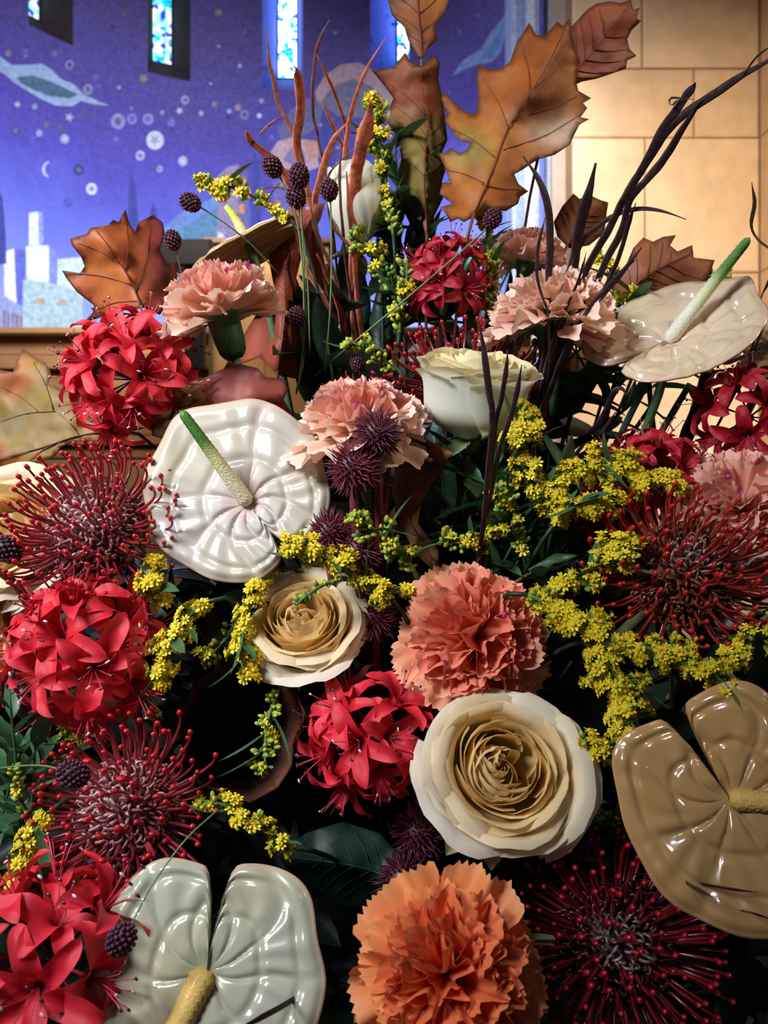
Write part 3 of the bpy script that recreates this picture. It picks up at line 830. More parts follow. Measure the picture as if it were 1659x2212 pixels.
# broad dark green leaves
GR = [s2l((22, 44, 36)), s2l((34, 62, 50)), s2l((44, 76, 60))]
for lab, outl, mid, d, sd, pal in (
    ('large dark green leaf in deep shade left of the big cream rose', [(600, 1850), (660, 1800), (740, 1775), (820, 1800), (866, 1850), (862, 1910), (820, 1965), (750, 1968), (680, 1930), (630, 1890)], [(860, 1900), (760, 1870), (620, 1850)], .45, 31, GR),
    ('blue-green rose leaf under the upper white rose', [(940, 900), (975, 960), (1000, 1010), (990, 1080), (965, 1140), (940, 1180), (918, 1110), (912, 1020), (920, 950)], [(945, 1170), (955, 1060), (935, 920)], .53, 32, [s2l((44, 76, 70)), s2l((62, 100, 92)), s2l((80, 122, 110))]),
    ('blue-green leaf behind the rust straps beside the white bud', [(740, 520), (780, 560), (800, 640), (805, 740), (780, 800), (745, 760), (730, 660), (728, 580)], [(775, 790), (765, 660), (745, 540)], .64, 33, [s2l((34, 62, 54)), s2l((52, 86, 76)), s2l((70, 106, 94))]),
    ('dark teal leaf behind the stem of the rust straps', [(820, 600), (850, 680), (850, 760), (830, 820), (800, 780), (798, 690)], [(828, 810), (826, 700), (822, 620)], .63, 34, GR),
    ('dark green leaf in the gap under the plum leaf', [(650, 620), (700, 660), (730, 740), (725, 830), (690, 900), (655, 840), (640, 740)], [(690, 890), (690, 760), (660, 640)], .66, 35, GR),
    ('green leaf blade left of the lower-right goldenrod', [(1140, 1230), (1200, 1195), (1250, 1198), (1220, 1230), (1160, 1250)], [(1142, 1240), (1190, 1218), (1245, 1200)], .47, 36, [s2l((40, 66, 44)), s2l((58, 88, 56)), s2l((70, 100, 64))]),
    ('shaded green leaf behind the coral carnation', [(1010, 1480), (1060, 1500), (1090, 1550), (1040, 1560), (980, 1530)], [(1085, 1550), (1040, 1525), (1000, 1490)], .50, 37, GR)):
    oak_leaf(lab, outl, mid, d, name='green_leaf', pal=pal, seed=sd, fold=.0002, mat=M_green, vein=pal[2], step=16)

# ------------------------------------------------------------------ dark sprigs, most of them added to black out gaps
def lance_mesh(L, Wd, c0, c1, seed=0, nu=5, nv=9):
    r = random.Random(seed)
    bend = r.uniform(.1, .5); tw = r.uniform(-.5, .5)
    def f(u, v):
        w = Wd * math.sin(PI * min(1, v ** .8)) ** .75 if 0 < v < 1 else 0
        x = (u - .5) * w
        return Vector((x * math.cos(tw * v), L * v * math.cos(bend * v), -L * bend * v * v * .5 + abs(u - .5) * w * .35 + x * math.sin(tw * v)))
    v, q = gridf(nu, nv, f)
    cols = [lerp(c0, c1, abs((i % nu) / (nu - 1) - .5) * 2 * .5 + .5 * (i // nu) / (nv - 1)) for i in range(len(v))]
    return mk('leaf', v, q, M_green, cols)
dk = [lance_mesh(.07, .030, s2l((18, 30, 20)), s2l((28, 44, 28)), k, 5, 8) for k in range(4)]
dk2 = [lance_mesh(.05, .011, s2l((52, 90, 56)), s2l((80, 124, 76)), k + 9, 3, 7) for k in range(4)]
def sprig(px, py, d, kind, label, group, n=7, L=.12, dirv=None):
    p = P(px, py, d)
    base = foam_point(p)
    dv = dirv or D(rnd.uniform(-.6, .6), rnd.uniform(.2, 1), rnd.uniform(.1, .7))
    t = thing('leafy_sprig', label, 'foliage', frame(p - dv * L * .5, dv, (rnd.uniform(-1, 1), rnd.uniform(-1, 1), .3)), group)
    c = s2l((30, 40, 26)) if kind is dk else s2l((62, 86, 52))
    mb = MB(); v, q = tube([(0, 0, L * k / 6) for k in range(7)], [.0016 - .0002 * k for k in range(7)], 5); mb.add(v, q, c)
    ob('twig', mb.build('twig', M_stem), t)
    stem_part(t, .0016, c, down=.03)
    for k in range(n):
        a = k * 2.4 + rnd.random() * .5
        z = L * (.1 + .9 * k / n)
        m = Matrix.Translation((0, 0, z)) @ Matrix.Rotation(a, 4, 'Z') @ Matrix.Rotation(math.radians(rnd.uniform(20, 60)), 4, 'X') @ Matrix.Scale(rnd.uniform(.7, 1.1), 4)
        ob('leaf', rnd.choice(kind), t, m)
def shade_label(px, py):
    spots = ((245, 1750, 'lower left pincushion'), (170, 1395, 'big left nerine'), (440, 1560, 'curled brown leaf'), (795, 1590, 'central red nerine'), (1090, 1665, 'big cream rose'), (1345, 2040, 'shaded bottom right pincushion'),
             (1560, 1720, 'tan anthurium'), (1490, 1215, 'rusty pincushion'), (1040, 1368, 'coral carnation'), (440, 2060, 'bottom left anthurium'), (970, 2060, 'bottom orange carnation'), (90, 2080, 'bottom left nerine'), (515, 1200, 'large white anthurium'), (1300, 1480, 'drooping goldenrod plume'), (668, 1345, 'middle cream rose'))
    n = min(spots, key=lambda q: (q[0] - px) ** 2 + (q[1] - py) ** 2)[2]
    return 'dark green leafy sprig added to darken the gap behind the ' + n, 'added dark foliage behind the ' + n
for k in range(64):  # filler foliage added to keep the lower gaps black
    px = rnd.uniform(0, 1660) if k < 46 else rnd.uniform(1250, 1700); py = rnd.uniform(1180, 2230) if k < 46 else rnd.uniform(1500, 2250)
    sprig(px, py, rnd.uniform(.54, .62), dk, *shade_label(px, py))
for k in range(22):  # more added sprigs where bright background showed through
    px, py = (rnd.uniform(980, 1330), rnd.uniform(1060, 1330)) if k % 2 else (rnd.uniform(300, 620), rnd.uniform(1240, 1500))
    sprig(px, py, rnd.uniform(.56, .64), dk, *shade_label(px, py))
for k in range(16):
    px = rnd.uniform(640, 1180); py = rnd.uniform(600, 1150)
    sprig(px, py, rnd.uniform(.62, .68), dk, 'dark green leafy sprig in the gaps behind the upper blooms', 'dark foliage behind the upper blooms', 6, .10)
for k, (px, py) in enumerate(((1290, 790), (1340, 760), (1250, 830), (1380, 860), (1220, 780))):
    sprig(px, py, .60, dk2, 'narrow-leaved green sprig behind the dark straps and right anthurium', 'narrow-leaved sprigs on the right', 12, .10, D(rnd.uniform(-.2, .9), .6, .2))

for lab, spots in (('bright green narrow-leaved sprig at the left edge beside the lower pincushion', ((35, 1650, .43), (70, 1730, .44), (5, 1760, .44))),
        ('bright green narrow-leaved sprig among the goldenrod right of centre', ((1120, 1150, .49), (1160, 1200, .49), (1090, 1210, .5), (1190, 1140, .5), (1060, 1130, .5))),
        ('green narrow-leaved sprig behind the deep crimson nerine', ((900, 500, .64), (1000, 650, .62), (860, 430, .64), (1100, 700, .6)))):
    for px, py, d in spots:
        sprig(px, py, d, dk2, lab, lab.split(' sprig ')[1], 11, .09, D(rnd.uniform(-.7, .7), .8, rnd.uniform(0, .5)))

# ------------------------------------------------------------------ straps and blades
def strap(name, label, cat, pts, w, col, d0, d1=None, group=None, flat=.2, twist=.5, tip=True, col2=None, base=True):
    """pts run from tip to base in the photograph's frame, with depth d0 at the tip and d1 at the base"""
    d1 = d1 if d1 is not None else d0 + .02
    n = max(10, int(sum(math.hypot(b[0] - a[0], b[1] - a[1]) for a, b in zip(pts[:-1], pts[1:])) / 11))
    sm = catmull([tuple(map(float, p)) for p in pts], n)
    p3 = []; rad = []
    sd = rnd.random() * 50
    for i, s in enumerate(sm):
        t = i / (n - 1)
        d = lerp(d0, d1, t)
        wob = 1.5 * noise.noise(Vector((i * .35, sd, 0)))
        p3.append(P(s[0] + wob, s[1], d))
        wv = w * (1 + .18 * noise.noise(Vector((i * .3, sd + 9, 0))))
        if tip: wv *= .22 + .78 * sst(0, .22, t)
        rad.append(wv * .5 / F * d)
    if not any(k in label for k in ('seed-pod tip standing','tendril','filament','hooking to the left','reaching up to the burnet','arching over the goldenrod tip')):
        e = foam_point(p3[-1]); last = p3[-1]; dirv = (p3[-1] - p3[-3]).normalized() * .05
        for k in range(1, 6):
            u = k / 5
            p3.append(last * (1 - u) ** 2 + (last + dirv) * 2 * u * (1 - u) + e * u * u); rad.append(rad[n - 1] * (1 - .3 * u))
    o0 = p3[-1].copy()
    v, q = tube([p - o0 for p in p3], rad, 8, flat, twist)
    if flat < .5:                       # a shallow groove down the middle of the strap
        for i in range(0, len(v), 8):
            c_ = (v[i] + v[i + 4]) * .5
            for k_ in (2, 6): v[i + k_] = c_ + (v[i + k_] - c_) * (-.2 if k_ == 6 else .7)
    c2 = col2 or lerp(col, (0, 0, 0), .35)
    cols = []
    for i in range(len(v)):
        k = noise.noise(Vector(((i // 8) * .25, sd, (i % 8) * .6))) * .9 + .45
        if flat < .5: k += (-.35, -.1, .45, -.1, -.35, -.1, .45, -.1)[i % 8]  # lit edges and shaded groove put into the strap colour
        cols.append(lerp(lerp(col, (1, .85, .7), .12 if i % 4 == 0 and flat < .5 and col[0] > .2 else 0), c2, clamp(k)))
    mb = MB(); mb.add(v, q, cols)
    return solo(name, label, cat, mb.build(name, M_strap), Matrix.Translation(o0), group)

DKP = s2l((66, 40, 46)); DKP2 = s2l((36, 22, 28))
G1 = 'dark purple straps fanning to the upper right'
for lab, pts, w, d0, d1 in (
    ('longest dark purple strap sweeping out at the right edge before the pier', [(1700, 108), (1659, 132), (1600, 165), (1540, 205), (1480, 245), (1440, 285), (1400, 345), (1370, 392), (1340, 445), (1310, 505), (1275, 565), (1240, 640), (1200, 730), (1165, 860)], 15, .46, .53),
    ('second long dark purple strap running just below the longest one', [(1530, 205), (1500, 240), (1470, 285), (1440, 335), (1400, 385), (1362, 430), (1342, 500), (1310, 562), (1280, 630), (1230, 720), (1192, 800), (1172, 900)], 14, .47, .54),
    ('short thick dark seed-pod tip standing on the long strap before the pier', [(1502, 178), (1496, 190), (1480, 210), (1460, 240), (1430, 278), (1405, 330), (1372, 390), (1340, 445)], 15, .465, .475),
    ('thin dark tendril curling into a loop beside the seed-pod tip', [(1500, 214), (1475, 214), (1455, 210), (1445, 216), (1447, 226), (1456, 226), (1462, 214), (1470, 226)], 4, .466, .467),
    ('thin dark filament at the right edge above the longest strap', [(1668, 98), (1640, 118), (1622, 138), (1607, 162)], 4, .458, .46),
    ('thick blunt dark purple strap standing upright left of the crossing straps', [(1287, 352), (1270, 420), (1256, 470), (1246, 520), (1240, 570), (1215, 640), (1190, 720), (1165, 810)], 22, .50, .54),
    ('dark purple strap bending left at its tip before the pale blue pilaster', [(1130, 338), (1165, 390), (1184, 450), (1188, 520), (1185, 600), (1182, 680), (1178, 760), (1160, 860)], 16, .50, .53),
    ('thin short dark strap bowing left beside the small back carnation', [(1178, 470), (1163, 530), (1160, 590), (1168, 630), (1182, 670)], 7, .495, .50),
    ('slender dark strap arching over to the right with drooping tip', [(1482, 474), (1430, 456), (1380, 451), (1330, 464), (1290, 490), (1260, 520), (1235, 580), (1212, 640), (1190, 720)], 9, .50, .53),
    ('dark strap with its tip low before the spiky brown oak leaf', [(1386, 534), (1342, 590), (1310, 626), (1280, 660), (1240, 722), (1208, 790), (1180, 870)], 12, .48, .53),
    ('narrow dark strap forking between the two long ones', [(1374, 438), (1360, 475), (1335, 560), (1298, 640), (1255, 705), (1215, 780)], 9, .485, .53),
    ('finest dark strap crossing the front of the right peach carnation', [(1266, 545), (1254, 592), (1230, 652), (1200, 725)], 5, .485, .52),
    ('dark strap crossing in front of the upper white rose', [(1036, 700), (1046, 760), (1056, 840), (1064, 900), (1060, 960), (1052, 1040), (1046, 1120)], 13, .432, .452),
    ('short pointed dark strap at the right side of the upper white rose', [(1097, 756), (1092, 810), (1082, 865), (1070, 920), (1064, 990)], 9, .434, .450),
    ('short dark strap leaning right of the upper white rose', [(1127, 788), (1116, 850), (1100, 910), (1080, 965), (1066, 1040)], 10, .436, .452),
    ('dark hooked strap above the right-hand red nerine', [(1355, 855), (1342, 840), (1325, 850), (1308, 890), (1280, 930), (1240, 965), (1195, 1005)], 12, .50, .54),
    ('lower dark strap lying under the hooked one', [(1330, 890), (1290, 950), (1240, 1000), (1190, 1030)], 9, .52, .55),
    ('dark stem leaning under the upper white rose', [(915, 925), (950, 945), (985, 980), (992, 1050), (985, 1130), (980, 1170)], 11, .475, .51),
    ('dark stem standing right under the upper white rose', [(1010, 960), (1000, 1010), (995, 1080), (990, 1160)], 8, .478, .51),
    ('straight dark stalk rising behind the goldenrod right of the white rose', [(1190, 820), (1185, 900), (1178, 980), (1170, 1060)], 22, .55, .57)):
    strap('dark_strap', lab, 'strap', pts, w * 1.2, DKP, d0, d1, G1, col2=DKP2)
for lab, pts, w, d0, d1, c in (
    ('brown knobbly twig bending at the right edge before the pier', [(1624, 394), (1630, 440), (1622, 488), (1640, 520), (1675, 545)], 11, .5, .52, (96, 74, 44)),
    ('reddish twig end at the right edge above the anthurium', [(1675, 570), (1655, 620), (1642, 650), (1640, 700)], 8, .53, .56, (104, 52, 44)),
    ('thin dark twig lying across the shaded anthurium, lower right', [(1640, 1928), (1575, 1920), (1520, 1910), (1470, 1900), (1420, 1890)], 8, .336, .39, (70, 34, 24)),
    ('second dark twig just under the first on the shaded anthurium', [(1540, 1938), (1500, 1918), (1465, 1900), (1400, 1900)], 8, .337, .39, (60, 30, 24)),
    ('dark twig end along the lowest edge of the shaded anthurium', [(1680, 1990), (1610, 1968), (1560, 1960), (1480, 1955)], 7, .334, .39, (56, 28, 22)),
    ('dark twig crossing the bottom white anthurium', [(500, 2230), (580, 2190), (640, 2155), (690, 2125), (760, 2095)], 14, .298, .40, (40, 24, 20)),
    ('dark broad strap at the left edge under the big nerine', [(-30, 1440), (40, 1520), (110, 1590), (180, 1640), (240, 1660)], 30, .45, .5, (44, 26, 32)),
    ('second dark broad strap at the left edge, under the first', [(-30, 1510), (40, 1570), (120, 1630), (200, 1690)], 28, .455, .51, (36, 22, 28)),
    ('brown-green stalk rising behind the lower pincushion', [(290, 1480), (300, 1540), (312, 1600), (316, 1660)], 12, .46, .48, (84, 70, 60)),
    ('rust strap at the left edge below the cream rose', [(-20, 1220), (30, 1260), (70, 1320), (110, 1380)], 20, .47, .5, (130, 70, 56))):
    strap('twig' if 'twig' in lab else 'dark_strap', lab, 'twig' if 'twig' in lab else 'strap', pts, w, s2l(c), d0, d1)

RU = s2l((206, 104, 66)); RU2 = s2l((132, 64, 48)); RB = s2l((124, 72, 58)); RB2 = s2l((76, 48, 42))
G2 = 'rust-coloured straps fanning up before the mural'
for lab, pts, w, c, c2 in (
    ('rust strap rising highest on the left before the bright slit window', [(575, 60), (580, 130), (590, 170), (600, 220), (622, 265), (646, 325), (660, 380), (672, 450), (690, 530)], 9, RB, RU2),
    ('hair-thin rust strap reaching to the top between the two right windows', [(712, 42), (692, 80), (682, 120), (676, 180), (676, 240), (686, 295), (700, 360), (712, 430)], 6, RB, RB2),
    ('broad folded rust strap with a bent top left of centre', [(632, 140), (642, 158), (648, 200), (648, 250), (640, 300), (650, 360), (668, 430)], 17, RU, RU2),
    ('long rust strap leaning right toward the hanging brown leaf', [(834, 80), (792, 150), (772, 200), (756, 255), (746, 320), (740, 390), (742, 460), (755, 540)], 8, RU, RU2),
    ('rust strap slanting down right from below the bright window', [(684, 118), (714, 180), (734, 230), (746, 272), (748, 330)], 8, RU, RU2),
    ('short rust strap slanting beside the peach cloud', [(694, 214), (714, 262), (732, 300), (748, 336), (752, 400)], 8, RU, RU2),
    ('stubby broad rust strap tip pointing to the upper left', [(530, 282), (542, 305), (562, 322), (590, 345), (620, 380)], 18, RU, RU2),
    ('broadest bright rust strap standing before the white rosebud', [(800, 216), (796, 262), (782, 312), (772, 362), (766, 425), (768, 500), (765, 580)], 24, RU, RU2),
    ('rust strap bowing left above the burgundy burnet heads', [(752, 262), (722, 300), (702, 350), (688, 400), (680, 440), (678, 500)], 12, RU, RU2),
    ('thin brown strap hooking to the left from the fan', [(556, 296), (580, 272), (608, 254), (625, 270)], 6, RB, RB2),
    ('rust strap running down in front of the dark red folded leaf', [(628, 405), (632, 440), (645, 520), (666, 585), (700, 645), (722, 700), (745, 770)], 11, RU, RU2),
    ('rust strap low in the fan, left of the blue-green leaf', [(684, 548), (716, 612), (736, 672), (742, 722), (752, 790)], 13, RU, RU2),
    ('rust strap low in the fan beside the white rosebud', [(748, 370), (754, 440), (760, 500), (766, 562), (772, 640), (782, 720)], 11, RU, RB2),
    ('brown strap crossing low behind the others', [(704, 430), (720, 490), (758, 540), (766, 600), (750, 690)], 7, RB, RB2),
    ('brown stem standing straight in the middle of the fan', [(738, 300), (734, 400), (740, 500), (752, 600), (770, 720)], 6, RB, RB2),
    ('dark brown stem left of the middle of the fan', [(668, 440), (690, 520), (722, 590), (740, 680), (760, 770)], 9, RB, RB2),
    ('dark brown bent stem reaching up to the burnet heads', [(765, 320), (735, 348), (712, 375), (705, 410)], 5, RB, RB2),
    ('brown stem arching over the goldenrod tip', [(540, 435), (560, 412), (585, 405), (612, 408), (640, 430)], 5, RB, RB2)):
    strap('rust_strap', lab, 'strap', pts, w * 1.2, c, .575 + rnd.uniform(-.015, .015), .62, G2, col2=c2)

# plain green flower stalks seen in the gaps
for lab, pts, w, c in (
    ('teal stalk under the right-hand anthurium', [(1410, 800), (1385, 850), (1350, 920), (1330, 960)], 15, (98, 152, 136)),
    ('second teal stalk beside it under the right-hand anthurium', [(1490, 830), (1460, 880), (1425, 940), (1400, 980)], 14, (70, 116, 100)),
    ('dark stalk crossing behind the teal stalks', [(1400, 800), (1405, 860), (1412, 930), (1415, 960)], 12, (52, 52, 40)),
    ('slanting dark green blade behind the teal stalks', [(1440, 800), (1430, 840), (1405, 880), (1370, 930)], 10, (36, 52, 34)),
    ('wide dark green blade right of the teal stalks', [(1530, 800), (1510, 870), (1480, 950)], 30, (42, 50, 40)),
    ('bright green stem in the shade left of the curled leaf', [(420, 1490), (470, 1540), (530, 1590), (560, 1610)], 16, (44, 74, 48))):
    strap('flower_stalk', lab, 'stalk', pts, w, s2l(c), .565 if 'shade' not in lab else .5, .60, None, flat=.9, twist=0, tip=False)

# ------------------------------------------------------------------ anthuriums
def anthurium(label, base, normal, tip, L, Wd=1.0, lobe=.16, off=.28, cup=.0, spad=(0, .5, .85), spl=.085, spr=.0062, pal=None, spal=None, q=.0016, seed=0, sin=.85, tipk=.14, stem_dir=None, fold=0., rings=(.45, .78), bowl=None, spw=None):
    m = frame(base, normal, tip)
    t = thing('anthurium', label, 'flower', m)
    nt_, ns = 160, 44
    Rr = L / (1 + off + tipk)
    def rad(th):
        c = off * Rr
        r = c * math.cos(th) + math.sqrt(max(0, Rr * Rr - (c * math.sin(th)) ** 2))
        r += tipk * Rr * math.exp(-(th / .2) ** 2)
        r += lobe * Rr * math.exp(-((abs(th) - 2.5) / .45) ** 2)
        r *= 1 - sin * math.exp(-((PI - abs(th)) / .075) ** 2)
        return r
    sd = Vector((seed * 3.7, seed * 1.3, 0))
    verts = []; cols = []
    pal = pal or (s2l((226, 214, 196)), s2l((214, 206, 176)), s2l((232, 196, 190)))
    for j in range(ns):
        s = j / (ns - 1)
        for i in range(nt_):
            th = -PI + 2 * PI * i / (nt_ - 1)
            r = rad(th) * (.01 + .99 * s)
            r *= 1 + .012 * s * math.sin(th * 9 + seed)
            x, y = r * math.sin(th) * Wd, r * math.cos(th)
            # primary veins bend towards the tip
            a = abs(th) / (1 + .55 * s)
            fr = a / PI * 5.6 + .35 * noise.noise(Vector((x, y, 7)) * 30 + sd)
            k = abs(math.sin(fr * PI))
            crease = 1 - (1 - k) ** 3
            ring = 1.
            for rg in rings:
                rs = rg * (1 - .08 * math.cos(th))
                ring = min(ring, 1 - .75 * math.exp(-((s - rs) / .035) ** 2))
            fine = .22 * math.sin(fr * PI * 5 + 9 * s) * sst(.3, .7, s)
            puff = (crease * ring + fine) * sst(.03, .25, s) * (1 - .6 * sst(.88, 1, s))
            z = q * puff * 1.6
            z += cup * (r / Rr) ** 2 * Rr + fold * abs(x)
            if bowl: z += bowl(x / Rr, y / Rr) * Rr
            z += .05 * Rr * s * noise.noise(Vector((x, y, 0)) * 22 + sd)
            z -= .035 * Rr * sst(.9, 1, s)
            verts.append(Vector((x, y, z)))
            c = lerp(pal[0], pal[1], clamp(.5 + noise.noise(Vector((x, y, 1)) * 20 + sd)))
            c = lerp(pal[2], c, clamp(sst(0, .35, s) * .75 + .25 * crease))
            c = lerp(c, lerp(c, s2l((214, 150, 120)), .6), sst(.965, 1, s))
            cols.append(c)
    faces = []
    for j in range(ns - 1):
        for i in range(nt_ - 1):
            a = j * nt_ + i
            faces.append((a, a + nt_, a + nt_ + 1, a + 1))
    # back skin for thickness
    n = len(verts)
    bverts = [v - Vector((0, 0, .0012)) for v in verts]
    bf = [tuple(i + n for i in reversed(f_)) for f_ in faces]
    rim = []
    for i in range(nt_ - 1):
        a = (ns - 1) * nt_ + i
        rim.append((a, a + n, a + 1 + n, a + 1))
    me = mk('spathe', verts + bverts, faces + bf + rim, M_spathe, cols + [lerp(c, s2l((190, 150, 90)), .5) for c in cols])
    ob('spathe', me, t)
    # spadix
    dv = Vector(spad).normalized() if spw is None else (m.to_3x3().inverted() @ Vector(spw)).normalized()
    up = spal or (s2l((236, 226, 190)), s2l((214, 214, 150)), s2l((72, 128, 50)))
    nb, nsd = 46, 18
    pts = []; rr_ = []
    for k in range(nb):
        u = k / (nb - 1)
        pts.append(dv * (spl * u) + Vector((0, 0, .001)) + Vector((0, 1, 0)) * .006 * u * u)
        rr_.append(spr * (1.0 - .45 * u) * (.55 + .45 * sst(0, .05, u)) * (1 if u < .94 else math.sqrt(max(.02, 1 - ((u - .94) / .06) ** 2))))
    v, qd = tube(pts, rr_, nsd)
    vv = []
    for i, p in enumerate(v):
        k, j = divmod(i, nsd)
        bump = .00035 * (((k + (j % 2)) % 2) * 2 - 1)
        c = pts[min(k, nb - 1)]
        dd = (p - c)
        vv.append(c + dd * (1 + bump / max(spr, .001) * 1.2))
    cc = []
    for i in range(len(v)):
        u = (i // nsd) / (nb - 1)
        c = lerp(up[0], up[1], sst(.25, .55, u)) if u < .5 else lerp(up[1], up[2], sst(.5, .72, u))
        cc.append(c)
    mb = MB(); mb.add(vv, qd, cc); ob('spadix', mb.build('spadix', M_spadix), t)
    stem_part(t, .0032, s2l((96, 130, 90)), C_STEMD, start=(0, 0, -.001), down=.06)
    return t

# white pearly one, centre left
anthurium('large pearly white anthurium with green-tipped spadix, left of centre', P(538, 1090, .462), D(-.10, .30, 1.0), Vector((-.62, 0, .78)), .0725, 1.02, .10, .28, tipk=.08, cup=.04, spw=D(-.52, .80, .34), spl=.060, spr=.0046, q=.0018, seed=1, sin=.40,
          pal=(s2l((198, 190, 180)), s2l((197, 188, 165)), s2l((216, 182, 174))))
anthurium('cream anthurium tilted edge-on with upright green-tipped spadix, right side', P(1442, 742, .53), D(-.30, .74, .62), Vector((.85, .35, .25)), .071, 1.0, .22, .2, cup=.16, spw=D(.57, .80, .15), spl=.078, spr=.0050, q=.0018, seed=2, sin=.9,
          pal=(s2l((226, 204, 178)), s2l((220, 204, 172)), s2l((234, 196, 178))), spal=(s2l((240, 236, 214)), s2l((224, 226, 176)), s2l((86, 140, 52))))
anthurium('greyish white anthurium with yellow spadix at the bottom left', P(448, 2095, .352), D(.02, .50, 1.0), Vector((-.06, -.2, -1)), .062, 1.1, .20, .16, cup=.05, spw=D(-.42, -.75, .5), spl=.075, spr=.0062, q=.0014, seed=3, sin=.93,
          pal=(s2l((176, 177, 154)), s2l((186, 178, 148)), s2l((174, 180, 146))), spal=(s2l((226, 186, 100)), s2l((216, 174, 92)), s2l((196, 154, 80))))
anthurium('tan anthurium in warm shade at the lower right edge', P(1575, 1725, .372), D(-.30, .25, 1.0), Vector((.52, -.1, -.86)), .066, 1.0, .20, .16, cup=.05, spw=D(1, .03, .3), spl=.07, spr=.0054, q=.0016, seed=4, sin=.93,  # spathe colours darkened to hold the warm shade
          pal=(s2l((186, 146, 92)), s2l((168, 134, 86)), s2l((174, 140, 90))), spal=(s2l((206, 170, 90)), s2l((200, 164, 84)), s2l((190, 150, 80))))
anthurium('olive-gold back of an anthurium behind the upper-left carnation', P(535, 525, .60), D(-.40, .86, -.16), Vector((-.86, .1, -.42)), .062, .55, .2, .2, cup=-.10, spw=D(-.35, .93, 0), spl=.032, spr=.0045, q=.0010, seed=5, sin=.9,
          pal=(s2l((206, 188, 130)), s2l((192, 166, 102)), s2l((198, 178, 120))), spal=(s2l((226, 220, 160)), s2l((214, 216, 120)), s2l((190, 200, 90))))
anthurium('cream spathe cut by the right edge beside the tilted anthurium', P(1668, 745, .57), D(-.4, .6, .7), Vector((.9, .0, .45)), .055, .8, .2, .2, cup=.10, spad=(.2, .6, .6), seed=6, sin=.9,
          pal=(s2l((220, 204, 164)), s2l((214, 190, 146)), s2l((226, 200, 166))))

# ------------------------------------------------------------------ carnations
def carn_petal(seed, pal, streak):
    r = random.Random(seed)
    L, Wd = 1.0, r.uniform(.95, 1.3)
    ph, k1, k2 = r.random() * 6, r.choice((1.5, 2, 2.5)), r.choice((3.5, 4.5))
    amp = r.uniform(.07, .13)
    teeth = [r.uniform(.2, 1) for _ in range(40)]
    nu, nv = 27, 8
    bow = r.uniform(.05, .2)
    u0 = r.uniform(.2, .8)
    def f(u, v):
        c = (u - .5) * 2
        w = .10 + .90 * sst(.12, .95, v) ** .9
        x = c * .5 * Wd * w
        y = L * v - .20 * (1 - math.cos(c * 1.25)) * v * v
        i = round(u * (nu - 1))
        if v > .99: y += .055 * (teeth[i] if i % 2 else -.35 * teeth[i])
        elif v > .84: y += .018 * (teeth[i] if i % 2 else -.3)
        z = amp * v * v * math.sin(2 * PI * k1 * u + ph) + amp * .45 * v ** 3 * math.sin(2 * PI * k2 * u + ph * 2) - bow * v * v
        return Vector((x, y, z))
    v, q = gridf(nu, nv, f)
    cols = []
    for i in range(len(v)):
        u = (i % nu) / (nu - 1); w = (i // nu) / (nv - 1)
        c = lerp(pal[0], pal[1], sst(.2, .8, w))
        c = lerp(c, pal[2], sst(.78, 1.0, w) * .85)
        s = .5 + .5 * math.sin(u * 60 + seed)
        c = lerp(c, pal[1], .35 * s * sst(.3, .8, w))
        if streak and abs(u - u0) < .055 and w > .35: c = lerp(c, s2l((206, 60, 150)), .85)
        cols.append(c)
    return mk('petal', v, q, M_petal, cols)

CP = {}
def carn_set(key, pal, streaks=2):
    CP[key] = [carn_petal(i * 13 + len(key), pal, i < streaks) for i in range(8)]
carn_set('peach', (s2l((254, 228, 206)), s2l((252, 208, 184)), s2l((254, 230, 214))), 2)
carn_set('peach_in', (s2l((252, 208, 186)), s2l((250, 182, 164)), s2l((252, 210, 194))), 2)
carn_set('coral', (s2l((248, 178, 138)), s2l((242, 152, 114)), s2l((248, 186, 152))), 1)
carn_set('coral_in', (s2l((240, 132, 104)), s2l((238, 126, 104)), s2l((244, 158, 128))), 1)
carn_set('orange', (s2l((244, 156, 94)), s2l((240, 138, 78)), s2l((246, 172, 112))), 0)
carn_set('orange_in', (s2l((234, 108, 62)), s2l((238, 116, 68)), s2l((242, 142, 94))), 0)
carn_set('pale', (s2l((252, 214, 200)), s2l((250, 198, 182)), s2l((252, 218, 206))), 0)

